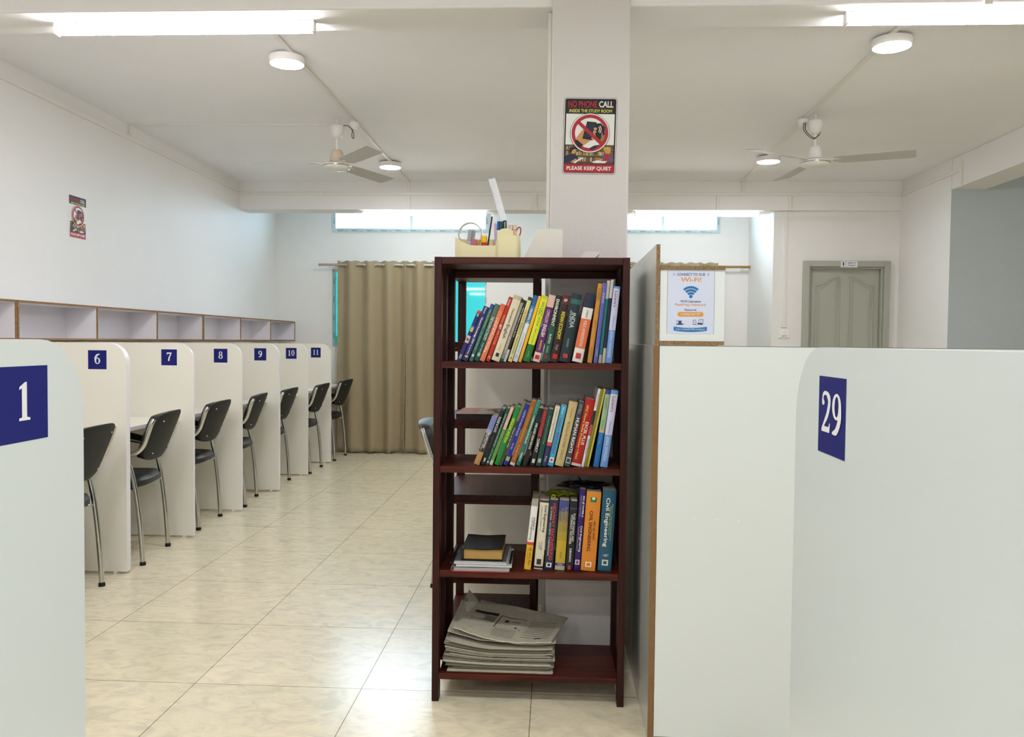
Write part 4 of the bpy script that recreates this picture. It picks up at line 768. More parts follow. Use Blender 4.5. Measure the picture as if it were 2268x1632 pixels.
# ------------------------------------------------------------------ chairs
def make_chair():
    t = local(thing('study_chair', (0, 0, 0), '', 'chair', 'black chairs at the carrels'))
    # faces -x; rear feet at x=0, y=+-.205
    m = MB()
    def back(u, v, side):
        # u across (-1..1), v up (0..1)
        sh = 1 - (1 - .30 * 0) * 0
        w = .208 * (1 - .12 * (1 - v) ** 2) 
        e = abs(u) ** 3
        x = .010 + .100 * v - .028 * abs(u) ** 2.2
        z = .553 + .268 * v
        th = .024 * (1 - abs(u) ** 6) * (1 - abs(2 * v - 1) ** 8) ** .5 if side else 0
        return x, w * u, z, th
    NU, NV = 20, 18
    def grid_pts(front):
        pts = []
        for j in range(NV + 1):
            for i in range(NU + 1):
                a = -1 + 2 * i / NU; b = -1 + 2 * j / NV
                # squircle mapping rounds the corners
                sa = a * math.sqrt(1 - .27 * b ** 4); sb = b * math.sqrt(1 - .27 * a ** 4) 
                x, y, z, _ = back(sa, .5 + sb / 2, 0)
                edge = max(abs(a), abs(b)); k = math.sqrt(max(0, 1 - edge ** 8))
                x += (-.050 * k - .010) if front else (.006 * k)
                if front: x += .006 * math.exp(-((b + .25) / .08) ** 2) * k + .005 * math.exp(-((b - .35) / .08) ** 2) * k; z += .012 * k * max(0, b) ** 3
                pts.append((x, y, z))
        return pts
    A = grid_pts(True); B = grid_pts(False); n_ = NU + 1
    q = [(j * n_ + i, j * n_ + i + 1, (j + 1) * n_ + i + 1, (j + 1) * n_ + i) for j in range(NV) for i in range(NU)]
    m.add(A, [tuple(reversed(f)) for f in q], BLACKL, True); m.add(B, q, solid('#1b1e1d', .55, name='chair_back_shell', bump=.2, bscale=500), True)
    bd = [i for i in range(n_)] + [j * n_ + NU for j in range(1, NV + 1)] + [NV * n_ + i for i in range(NU - 1, -1, -1)] + [j * n_ for j in range(NV - 1, 0, -1)]
    L = len(bd); m.add([A[i] for i in bd] + [B[i] for i in bd], [(i, (i + 1) % L, (i + 1) % L + L, i + L) for i in range(L)], BLACKL, True)
    bk = m.build('backrest', t)
    for (yy, v) in ((-.13, .82), (.13, .82), (-.12, .16), (.12, .16)):
        x, _, z, _ = back(yy / .205, v, 0); m = MB(); m.lathe([(.001, .004), (.004, .0035), (.005, .001), (.005, -.002)], (0, 0, 0), CHROME, 12, Matrix.Translation((x + .008, yy, z)) @ Matrix.Rotation(PI / 2 + .2, 4, 'Y'))
        m.build('bolt', bk)
    m = MB()
    def seat(u, v, top):
        a, b = -1 + 2 * u, -1 + 2 * v; sa = a * math.sqrt(1 - .3 * b * b * abs(b)); sb = b * math.sqrt(1 - .3 * a * a * abs(a))
        e = max(abs(a), abs(b)); k = math.sqrt(max(0, 1 - e ** 7))
        z = (.450 + .026 * k + .006 * math.exp(-((abs(b) - .45) / .1) ** 2) * k) if top else .424 - .014 * k
        return (-.228 + .225 * sa, .205 * sb, z - .02 * max(0, -sa) ** 3)
    m.grid(lambda u, v: seat(u, v, True), 20, 20, BLACKL); m.grid(lambda u, v: seat(u, v, False), 20, 20, BLACKP)
    tp = [seat(i / 20, 0, 1) for i in range(21)] + [seat(1, j / 20, 1) for j in range(1, 21)] + [seat(i / 20, 1, 1) for i in range(19, -1, -1)] + [seat(0, j / 20, 1) for j in range(19, 0, -1)]
    bt = [seat(i / 20, 0, 0) for i in range(21)] + [seat(1, j / 20, 0) for j in range(1, 21)] + [seat(i / 20, 1, 0) for i in range(19, -1, -1)] + [seat(0, j / 20, 0) for j in range(19, 0, -1)]
    L = len(tp); m.add(tp + bt, [(i, (i + 1) % L, (i + 1) % L + L, i + L) for i in range(L)], BLACKL, True)
    m.build('seat', t)
    for s_ in (-1, 1):
        y = .215 * s_
        m = MB(); m.tube([(.062, y * .96, .79), (.052, y, .765), (.030, y, .70), (.008, y, .645), (-.03, y, .610), (-.09, y, .603), (-.22, y, .630), (-.32, y, .640), (-.375, y, .62), (-.395, y, .57)], .0125, CHROME, 12, smooth_path=5); m.build('arm', t)
        m = MB(); m.tube([(-.13, y, .632), (-.16, y, .642), (-.24, y, .660), (-.33, y, .662), (-.36, y, .648)], .017, BLACKP, 12, smooth_path=4); m.build('arm_pad', t)
        m = MB(); m.tube([(0, y * .95, .012), (-.006, y * .95, .12), (-.016, y * .95, .25), (-.034, y * .96, .40), (-.058, y * .98, .52), (-.085, y, .597)], .0125, CHROME, 12, smooth_path=5)
        lg = m.build('leg', t)
        m = MB(); m.lathe([(.016, 0), (.016, .012), (.013, .02)], (0, y * .95, 0), BLACKP, 16); m.build('foot_cap', lg)
        m = MB(); m.tube([(-.47, y * .95, .012), (-.455, y * .95, .2), (-.43, y * .96, .42), (-.395, y, .57)], .0125, CHROME, 12, smooth_path=5)
        lg = m.build('leg', t)
        m = MB(); m.lathe([(.016, 0), (.016, .012), (.013, .02)], (-.47, y * .95, 0), BLACKP, 16); m.build('foot_cap', lg)
    m = MB()
    for x, z in ((-.036, .405), (-.432, .400)): m.tube([(x, -.205, z), (x - .01, -.17, z), (x - .07 * (1 if x > -.2 else -1), -.14, z), (x - .07 * (1 if x > -.2 else -1), .14, z), (x - .01, .17, z), (x, .205, z)], .006, CHROME, 8)
    m.build('stretcher', t)
    return t
def place(o, x, y, deg, label):
    o.location = (x, y, 0); o.rotation_euler = (0, 0, math.radians(deg)); o['label'] = label
proto = make_chair()
spots = [(-2.205, 3.672, 3, 'black chair nearest the camera, half hidden by the panel numbered 1'),
         (-2.232, 4.456, 8, 'black chair with chrome arms right of the partition numbered 6'),
         (-2.272, 5.272, 4, 'black chair with chrome arms right of the partition numbered 7'),
         (-2.268, 6.0, 9, 'black chair with chrome arms right of the partition numbered 8'),
         (-2.278, 6.748, 3, 'black chair with its near side hidden by the partition numbered 9'),
         (-2.216, 7.503, 2, 'black chair with chrome arms right of the partition numbered 10'),
         (-2.197, 8.305, -1, 'farthest black chair, in front of the beige curtain')]
for i, s_ in enumerate(spots):
    place(proto if i == 0 else copy_tree(proto), *s_)
c = copy_tree(proto); place(c, -.57, 4.20, 176, 'black chair facing right, peeking out behind the left side of the bookshelf')
for y, n_ in ((1.95, 3), (2.8, 5)):
    pass

# ------------------------------------------------------------------ posters
RED = solid('#a5202e', .5); BLK = solid('#15151a', .5); SW = solid('#dcdcd8', .5); YG = solid('#cfd85a', .5); SKIN = solid('#c28d5c', .6); SKIN2 = solid('#9c6c42', .6)
NAVY = solid('#1c2740', .5); SHELFB = solid('#7a6a4a', .6); SHELFD = solid('#4a4436', .6); BLOND = solid('#c39a4a', .6); PURP = solid('#5a5670', .6)
BKS = [solid(c, .6) for c in ('#a8743a', '#7c3a2c', '#b9a468', '#54604e', '#8c5a34', '#c2b48c', '#5c4a3a')]
def quiet_sign(mb, o, r, u, n, W, H, border):
    S = Sheet(mb, o, r, u, n, .0003); sx, sy = W / 100., H / 146.
    X = lambda x: (x - 50) * sx; Y = lambda y: (73 - y) * sy
    R = lambda a, b, c, d, m: S.rect(X(a), Y(d), X(c), Y(b), m)
    Pl = lambda pts, m: S.poly([(X(a), Y(b)) for a, b in pts], m)
    if border:
        S.k = 0; S.rrect(0, 0, W, H, .010, BLK); S.up(); S.rrect(0, 0, W - .0025, H - .0025, .009, SW); S.up(); S.rrect(0, 0, W - .008, H - .008, .007, BLK)
    else:
        S.rect(-W / 2, -H / 2, W / 2, H / 2, SW)
    S.up(); R(4.5, 31, 95.5, 127, SW); R(3, 127, 97, 143 if border else 146, RED)
    if not border: R(0, 0, 100, 30, BLK)
    S.up()
    S.text('NO PHONE', X(35), Y(12.5), .54 * W, .082 * H, RED, 2); S.text('CALL', X(79), Y(12.5), .27 * W, .082 * H, SW, 2)
    R(7, 19.3, 93, 19.8, RED); S.text('INSIDE THE STUDY ROOM', X(50), Y(25.3), .80 * W, .042 * H, YG, 1)
    S.text('PLEASE KEEP QUIET', X(50), Y(135.5), .84 * W, .058 * H, SW, 2)
    # library scene
    R(4.5, 90, 95.5, 127, SHELFD); S.up()
    rng = random.Random(5)
    for y0, y1 in ((91.5, 99), (102, 110), (113, 122)):
        x = 5
        while x < 94:
            w_ = rng.uniform(1.2, 2.4); R(x, y0 + rng.uniform(0, 2), x + w_ - .2, y1, rng.choice(BKS)); x += w_
        R(4.5, y1, 95.5, y1 + 1.6, SHELFB)
    S.up(); R(4.5, 122, 95.5, 127, solid('#5a4038', .6)); S.up()
    Pl([(4.5, 125), (4.5, 112), (12, 109), (22, 108), (28, 114), (30, 122), (22, 125)], NAVY)
    Pl([(70, 122), (72, 112), (80, 107), (90, 108), (95, 114), (95, 122)], PURP); Pl([(78, 121), (80, 108), (87, 108), (88, 121)], RED); S.up()
    S.circle(X(20), Y(102), 5 * sx, SKIN, ry=6 * sy); S.circle(X(83), Y(101), 5 * sx, SKIN, ry=6 * sy); Pl([(14, 124), (24, 117), (28, 119), (20, 125)], SKIN); Pl([(66, 121), (72, 116), (76, 118), (70, 122)], SKIN); S.up()
    Pl([(12, 104), (13, 97), (18, 94.5), (24, 96), (26, 99), (20, 99), (17, 103), (15, 107)], BLK); Pl([(77, 101), (78, 95), (84, 93), (90, 96), (90, 105), (88, 106), (86, 100), (82, 98)], BLOND)
    Pl([(20, 125), (30, 118), (38, 114), (40, 116), (30, 121), (24, 126)], SW); Pl([(54, 123), (66, 119.5), (74, 121), (84, 121), (80, 125), (60, 125)], SW)
    # disc
    S.up(); cx, cy_ = X(50), Y(68); rr = 37 * sx
    S.circle(cx, cy_, rr, BLK, 60); S.up(); S.circle(cx, cy_, rr * .985, SW, 60); S.up(); S.circle(cx, cy_, rr * .93, RED, 60); S.up(); S.circle(cx, cy_, rr * .76, SW, 60); S.up()
    Pl([(60, 50), (70, 49), (77, 57), (78, 70), (72, 84), (62, 80), (58, 66)], BLK); Pl([(72, 64), (75, 72), (78, 71), (77, 80), (70, 88), (66, 84), (71, 78)], SKIN2)
    Pl([(24, 78), (33, 66), (40, 58), (46, 70), (52, 82), (44, 88), (37, 93), (30, 88)], SKIN); Pl([(22, 83), (26, 81), (38, 91), (33, 97), (26, 92)], BLK); Pl([(48, 98), (58, 92), (68, 90), (60, 98), (54, 100)], NAVY)
    S.up(); Pl([(44, 46), (62, 47.5), (55, 82), (36, 79)], BLK); Pl([(46, 49), (60, 50), (54, 77), (39, 75)], NAVY)
    for k in range(4): S.circle(X(60 - k * 1.3), Y(60 + k * 6), 3.2 * sx, SKIN, ry=2.8 * sy)
    for k in (1, 2): S.arc(X(60), Y(61), (4 + 3 * k) * sx, (5.3 + 3 * k) * sx, -.7, .7, SW)
    S.up(); a = -PI / 4 * .93; S.poly([(cx + rr * (.85 * s1 * math.cos(a) - .085 * s2 * math.sin(a)), cy_ + rr * (.85 * s1 * math.sin(a) + .085 * s2 * math.cos(a))) for s1, s2 in ((-1, -1), (1, -1), (1, 1), (-1, 1))], RED)
m = MB(); quiet_sign(m, (.1255, 3.0592, 1.995), (1, 0, -.018), (.018, 0, 1), (0, -1, 0), .197, .2815, True)
tag(m.build('wall_sign'), 'red, black and white sign NO PHONE CALL with rounded corners on the square pillar', 'sign', None)
m = MB(); quiet_sign(m, (XL + .0008, 5.085, 1.992), (0, 1, 0), (0, 0, 1), (1, 0, 0), .185, .262, False)
tag(m.build('wall_sign'), 'paper print of the no phone sign pasted on the left wall', 'sign', None)
# wifi poster
m = MB(); PAP = solid('#c3cbe0', .45); OR = solid('#d38b2e', .5); BL = solid('#1f6ea8', .5); DB = solid('#27406e', .5)
W, H = .142, .193; S = Sheet(m, (.415, 2.5028, 1.3545), (1, 0, 0), (0, 0, 1), (0, -1, 0), .0003); S.k = 1
S.rect(-W / 2, -H / 2, W / 2, H / 2, PAP); S.up(); S.rect(-W / 2, -H / 2, -W / 2 + .0006, H / 2, DB); S.rect(W / 2 - .0006, -H / 2, W / 2, H / 2, DB)
yy = lambda f: H / 2 - f * H
S.text('CONNECT TO OUR', 0, yy(.065), .085, .0085, DB, 1); S.text('Wi-Fi!', 0, yy(.145), .062, .0135, OR, 1.6)
for s_ in (-1, 1):
    for k in (0, 1): S.arc(s_ * .0505 - s_ * .003, yy(.065), .0025 + .003 * k, .0034 + .003 * k, (-.9 if s_ > 0 else PI - .9), (.9 if s_ > 0 else PI + .9), DB, 8)
c0 = yy(.41)
for k, (a, b) in enumerate(((.0095, .0165), (.0185, .0255), (.0275, .0345))): S.arc(0, c0 - .003, a, b, PI / 4 * 1.05, PI * 3 / 4 * .985, BL, 16)
S.circle(0, c0, .0052, BL)
S.text('Wi-Fi Username:', 0, yy(.487), .062, .0072, DB, 1); S.text('PeakPrep Network', 0, yy(.545), .093, .0098, OR, .6); S.text('Password:', 0, yy(.62), .036, .0068, DB, 1)
S.rrect(0, yy(.69), .078, .0135, .0066, OR); S.up(); S.text('peakprep123', 0, yy(.69), .057, .0088, PAP, 1.5)
S.k -= 1
# cup, phone, laptop
S.poly([(-.037, yy(.785)), (-.026, yy(.785)), (-.0275, yy(.835)), (-.0355, yy(.835))], DB); S.arc(-.0385, yy(.80), .0022, .0034, PI / 2, PI * 1.5, DB, 8); S.circle(-.0315, yy(.845), .012, DB, 20, .0022)
S.up(); S.circle(-.0315, yy(.787), .0045, PAP, 16, .0012); S.k -= 1
S.rrect(.0125, yy(.815), .0095, .0145, .0015, DB); S.poly([(.023, yy(.83)), (.026, yy(.765)), (.0395, yy(.77)), (.0375, yy(.835))], DB); S.poly([(.0185, yy(.845)), (.023, yy(.83)), (.0375, yy(.836)), (.037, yy(.855))], DB)
S.up(); S.rrect(.0125, yy(.815), .0075, .0115, .001, PAP); S.poly([(.0245, yy(.822)), (.027, yy(.772)), (.0382, yy(.776)), (.0365, yy(.827))], PAP); S.up()
for q in ((.0125, .822), (.0315, .812)): 
    for k in (0, 1): S.arc(q[0], yy(q[1]), .0012 + .0016 * k, .0019 + .0016 * k, PI / 4, PI * .75, DB, 6)
v = [] ; n_ = 12
for i in range(n_ + 1):
    x = -.05 + .1 * i / n_; d = .004 * (1 - (x / .05) ** 2); v += [S.P(x, yy(.885) - d), S.P(x, yy(.945) - d)]
m.add(v, [(2 * i, 2 * i + 1, 2 * i + 3, 2 * i + 2) for i in range(n_)], BL); S.up()
S.text('STAY CONNECTED & ENJOY!', 0, yy(.932), .088, .0058, PAP, 1.2)
tag(m.build('poster'), 'pale blue Wi-Fi poster with a blue signal symbol on the white box', 'poster')

# ------------------------------------------------------------------ front bookshelf
t = thing('bookshelf', (-.075, 2.72, 0), 'dark red wooden open bookshelf at the front, filled with books', 'bookshelf')
def bx(name, *b, mat=WX, bev=.0012, par=None):
    m = MB(); m.box(*b, mat); return m.build(name, par or t, bevel=bev)
for x0, x1, y0, y1 in ((-.4015, -.378, 2.72, 2.765), (.2275, .2505, 2.72, 2.765), (-.4015, -.366, 2.985, 3.025), (.224, .2505, 2.985, 3.025)):
    bx('post', x0, x1, y0, y1, 0, 1.511, mat=WZ)
bx('side_panel', -.4005, -.390, 2.7655, 2.9845, .0925, 1.508, mat=WZ); bx('side_panel', .240, .2495, 2.7655, 2.9845, .0925, 1.508, mat=WZ)
bx('batten', -.3895, -.374, 2.83, 2.865, .1, 1.486, mat=WZ)
bx('top_board', -.3775, .227, 2.7205, 3.024, 1.487, 1.5105)
bx('top_rail', -.365, .2235, 2.99, 3.01, 1.462, 1.4865)
ZS = (1.159, .806, .452, .098)
for z, th in zip(ZS, (.021, .021, .023, .021)):
    m = MB(); m.prism([(-.3775, 2.7205), (.227, 2.7205), (.227, 2.9845), (.2235, 2.9845), (.2235, 3.02), (-.3655, 3.02), (-.3655, 2.9845), (-.3775, 2.9845)], 'z', z - th, z, WX); m.build('shelf_board', t, bevel=.0015)
for z in (1.135,):
    pass
# ------------------------------------------------------------------ rear bookshelf, end-on
t2 = thing('bookshelf', (-.235, 3.35, 0), 'second dark wooden bookshelf seen end-on behind the first, beside the pillar', 'bookshelf')
for x0, x1, y0, y1 in ((-.42, -.39, 3.10, 3.13), (-.08, -.055, 3.10, 3.13), (-.42, -.386, 3.555, 3.585), (-.085, -.055, 3.555, 3.585)):
    bx('post', x0, x1, y0, y1, 0, 1.525, mat=WZ, par=t2)
for z in (1.51, 1.225, .93, .638, .33, .105):
    m = MB(); m.prism([(-.389, 3.10), (-.0805, 3.10), (-.0805, 3.1305), (-.0545, 3.1305), (-.0545, 3.5545), (-.0855, 3.5545), (-.0855, 3.585), (-.3855, 3.585), (-.3855, 3.5545), (-.4205, 3.5545), (-.4205, 3.1305), (-.389, 3.1305)], 'z', z - .022, z, WY); m.build('shelf_board', t2, bevel=.0015)
    if z < 1.5: bx('rail', -.389, -.081, 3.1005, 3.1195, z - .036, z - .0225, par=t2)
# magazine on it
mg = thing('magazine', (-.27, 3.3, .93), 'magazine with red striped cover lying on the rear bookshelf', 'magazine')
m = MB(); m.box(-.375, -.13, 3.14, 3.42, .9305, .946, solid('#3b3634', .6)); m.build('pages', mg)
m = MB(); COV = solid('#a8958a', .35); m.box(-.377, -.128, 3.138, 3.422, .946, .9475, COV); STR = solid('#9c4038', .4)
S = Sheet(m, (-.25, 3.28, .9476), (1, 0, 0), (0, 1, 0), (0, 0, 1), .0003)
for k in range(9): S.rect(-.125 + k * .009, -.13, -.121 + k * .009, .13, STR)
rng = random.Random(9)
for k in range(26):
    x, y = rng.uniform(-.02, .11), rng.uniform(-.12, .12); S.circle(x, y, rng.uniform(.008, .02), solid(rng.choice(['#b9b0a4', '#c9c2b4', '#7a3a34', '#2a2a2c', '#d0a898']), .4), 10, rng.uniform(.006, .03)); S.k += .05
m.build('cover', mg)

# ------------------------------------------------------------------ books
def book(zs, g, col, bands, texts, label, grp, dep, yf):
    x, th, tk, h = g; ox, oz = x, zs + .0006
    t = thing('book', (x, yf, zs), label, 'book', grp)
    s_ = Vector((math.cos(th), 0, -math.sin(th))); e = Vector((math.sin(th), 0, math.cos(th))); dY = Vector((0, 1, 0)); O = Vector((ox, yf, oz))
    def P(a, b, d): return O - s_ * (tk * (1 - a)) + e * (h * b) + dY * d      # a across 0..1, b up 0..1
    bm_ = MB(); base = solid(col, .38, coat=.25)
    # spine as strip with slight round
    logos = [b for b in bands if len(b) == 4]; bands = [b for b in bands if len(b) == 3]
    cuts = sorted({0., 1., *[1 - b[0] for b in bands], *[1 - b[1] for b in bands]})
    NA = 6; bulge = min(.003, tk * .12)
    A = [i / NA for i in range(NA + 1)]
    for c0, c1 in zip(cuts, cuts[1:]):
        mid_ = 1 - (c0 + c1) / 2; mt = base
        for b in bands:
            if b[0] <= mid_ <= b[1]: mt = solid(b[2], .38, coat=.25)
        v = []
        for b in (c0, c1):
            for a in A: v.append(P(a, b, -bulge * (1 - (2 * a - 1) ** 2)))
        bm_.add(v, [(i, i + 1, i + 1 + NA + 1, i + NA + 1) for i in range(NA)], mt, True)
    ct = .0009
    for a0, a1 in ((0, ct / tk), (1 - ct / tk, 1)):
        v = [P(a, b, d) for d in (0.0001, dep) for a, b in ((a0, 0), (a1, 0), (a1, 1), (a0, 1))]
        bm_.add(v, [(0, 1, 2, 3), (7, 6, 5, 4), (0, 4, 5, 1), (1, 5, 6, 2), (2, 6, 7, 3), (3, 7, 4, 0)], base)
    # lettering
    S = Sheet(bm_, O - s_ * (tk / 2) + e * h - dY * (bulge + .0003), e * -1, s_, Vector((0, -1, 0)), .0002)
    for (b0, b1, lc, lw) in logos:
        if lw < .5 or (b1 - b0) * h > lw * tk * .8: S.rect(b0 * h, -lw * tk / 2, b1 * h, lw * tk / 2, solid(lc, .45))
        else: S.circle((b0 + b1) / 2 * h, 0, (b1 - b0) * h / 2, solid(lc, .45), 20, lw * tk / 2)
        S.up()
    for (tx, a0, a1, ac, sz, tc, bo) in texts:
        L = (a1 - a0) * h; hh = sz * tk
        S.text(tx, (a0 + a1) / 2 * h, (ac - .5) * tk, L, hh, solid(tc, .45), bo * .8)
    bm_.build('cover', t)
    pg = MB(); i0 = (ct + .0002) / tk; bb = .0018 / h
    v = [P(a, b, d) for d in (.0015, dep - .003) for a, b in ((i0, bb), (1 - i0, bb), (1 - i0, 1 - bb), (i0, 1 - bb))]
    pg.add(v, [(0, 1, 2, 3), (7, 6, 5, 4), (0, 4, 5, 1), (1, 5, 6, 2), (2, 6, 7, 3), (3, 7, 4, 0)], PAGES); pg.build('pages', t)
    return t
rng = random.Random(1)
for k, (z, L) in enumerate(ROWS):
    for g, col, bands, texts, label in L:
        book(ZS[k], g, col, bands, texts, label, ('books leaning on the top row', 'books leaning on the middle row', 'upright books on the lower row')[k], .15 + rng.uniform(0, .04), 2.752 + rng.uniform(-.004, .006))

# ------------------------------------------------------------------ lower shelf stack
z = ZS[2] + .0004
def slab(name, label, cat, x0, x1, y0, y1, z0, z1, mat, top=None, group=None, rot=0, curl=0, r=.004):
    m = MB(); cx, cy_ = (x0 + x1) / 2, (y0 + y1) / 2; NX, NY = 14, 10; c, d = math.cos(rot), math.sin(rot)
    def P(u, v, zz):
        x = (u - .5) * (x1 - x0); y = (v - .5) * (y1 - y0)
        return (cx + x * c - y * d, cy_ + x * d + y * c, zz + curl * math.sin(u * 5 + v * 3) * .5 + curl * .5)
    m.grid(lambda u, v: P(u, v, z1), NX, NY, top or mat, True); m.grid(lambda u, v: P(u, v, z0), NX, NY, mat, True)
    ring = [(i / NX, 0) for i in range(NX)] + [(1, j / NY) for j in range(NY)] + [(1 - i / NX, 1) for i in range(NX)] + [(0, 1 - j / NY) for j in range(NY)]
    L = len(ring); m.add([P(a, b, z0) for a, b in ring] + [P(a, b, z1) for a, b in ring], [(i, (i + 1) % L, (i + 1) % L + L, i + L) for i in range(L)], mat)
    return tag(m.build(name), label, cat, group)
PW = solid('#c3c4c8', .7, var=.25, bscale=400); PG = solid('#9d9c98', .7, var=.25, bscale=400); PINK = solid('#b9304f', .5); GRYP = solid('#5f6163', .6, var=.5, bscale=160)
nb = thing('notebook', (-.22, 2.82, z), 'spiral notebook with a pink cover at the bottom of the pile', 'notebook')
m = MB(); m.box(-.331, -.142, 2.706, 2.93, z, z + .0022, PINK); m.build('cover', nb, bevel=.001)
m = MB(); m.box(-.327, -.139, 2.708, 2.93, z + .0023, z + .0125, PG); m.build('pages', nb, bevel=.001)
m = MB()
for k in range(16): 
    y = 2.716 + k * .0135; m.tube([(-.331 + .007 * math.cos(a), y, z + .0072 + .0068 * math.sin(a)) for a in [2 * PI * i / 12 for i in range(12)]], .0007, CHROME, 5, close=True)
m.build('spiral', nb)
slab('paper_stack', 'loose stapled white papers above the pink notebook', 'papers', -.322, -.134, 2.713, 2.94, z + .0145, z + .021, PW, rot=.02, curl=.0012)
slab('paper_stack', 'thin sheaf of white papers under the grey printed sheet', 'papers', -.326, -.148, 2.716, 2.945, z + .0225, z + .0285, PW, rot=-.015, curl=.001)
slab('magazine', 'grey printed booklet lying under the black book', 'booklet', -.326, -.150, 2.716, 2.945, z + .030, z + .033, PW, GRYP, rot=-.01, curl=.0008)
zb = z + .0345
bb_ = thing('book', (-.23, 2.82, zb), 'thick black soft-cover book with yellowed page edges lying flat', 'book')
BKC = solid('#131614', .45, name='black_cover', bump=.3, bscale=220); YP = solid('#b08c52', .8, name='yellow_page_edges', var=.35, bscale=700)
m = MB(); m.box(-.2965, -.1655, 2.728, 2.925, zb + .003, zb + .037, YP); m.build('pages', bb_, bevel=.002)
m = MB(); m.grid(lambda u, v: (-.302 + .138 * u, 2.722 + .208 * v, zb + .0392 + .0015 * math.cos(PI * 2 * u)), 12, 8, BKC); m.grid(lambda u, v: (-.302 + .138 * u, 2.722 + .208 * v, zb + .0375 + .0015 * math.cos(PI * 2 * u)), 12, 8, BKC)
m.box(-.302, -.164, 2.722, 2.93, zb, zb + .0026, BKC); m.prism([(-.302, zb), (-.2968, zb), (-.2968, zb + .0405), (-.302, zb + .0405), (-.3045, zb + .02)], 'y', 2.722, 2.93, BKC)
m.box(-.302, -.164, 2.7215, 2.7225, zb + .039, zb + .0407, BKC); m.build('cover', bb_)
def pen(name, label, cat, a, b, r, mat, tip=None, tm=None, group=None):
    t_ = thing(name, a, label, cat, group); A, B = Vector(a), Vector(b); m = MB(); m.tube([A, B], r, mat, 12); m.build('barrel', t_)
    if tip: d = (B - A).normalized(); m = MB(); m.tube([B, B + d * tip * .5, B + d * tip], [r * .95, r * .6, .0006], tm or mat, 10); m.build('tip', t_)
    return t_
pen('pen', 'black pen with a clear cap leaning along the left of the paper pile', 'pen', (-.337, 2.72, z + .027), (-.329, 2.86, z + .046), .0042, BLACKP, .01, CHROME)
pen('pen', 'dark pen lying to the right of the grey booklet', 'pen', (-.138, 2.735, z + .0268), (-.138, 2.87, z + .030), .0042, BLACKP, .01, solid('#5a3030', .4))

# ------------------------------------------------------------------ crumpled bags on top of the books
def crumple(name, label, cat, c, s, mat, seed, amp=.35):
    rng = random.Random(seed); m = MB(); NU, NV = 26, 14; from mathutils import noise
    def P(u, v):
        a = 2 * PI * (u % 1.0); b = PI * v; d = Vector((math.cos(a) * math.sin(b), math.sin(a) * math.sin(b), math.cos(b)))
        k = 1 + amp * noise.noise(d * 2.2 + Vector((seed, 0, 0))) + amp * .7 * abs(noise.noise(d * 5 + Vector((0, seed, 0)))) 
        z = d.z * k; z = max(z, -.85)
        return (c[0] + s[0] * d.x * k, c[1] + s[1] * d.y * k, c[2] + s[2] * z)
    m.grid(P, NU, NV, mat, False); return m, P
BAG = solid('#16181d', .28, name='black_polythene', coat=.3)
m, P = crumple('plastic_bag', '', '', (.112, 2.855, .7275), (.082, .055, .012), BAG, 3, .4)
for (a, b, c_) in (((.065, 2.81, .734), (.058, 2.80, .762), (.074, 2.80, .742)), ((.10, 2.83, .734), (.088, 2.82, .768), (.112, 2.82, .742)), ((.04, 2.81, .730), (.036, 2.80, .746), (.056, 2.81, .736))):
    m.add([a, b, c_, (a[0] + .004, a[1] + .02, a[2])], [(0, 1, 2), (1, 2, 3), (0, 1, 3)], BAG)
tag(m.build('plastic_bag'), 'crumpled black plastic bag lying on the orange and teal engineering books', 'plastic bag')
GRN = solid('#76851c', .4, name='green_wrapper')
m, P = crumple('wrapper', '', '', (.030, 2.84, .7015), (.040, .035, .008), GRN, 8, .7)
m.tube([(.006 + .006 * math.cos(a), 2.775, .7 + .006 * math.sin(a)) for a in [2 * PI * i / 12 for i in range(12)]], .0015, solid('#a9ab2c', .4), 6, close=True)
tag(m.build('wrapper'), 'crumpled green wrapper lying behind the book fading from blue to yellow', 'wrapper')

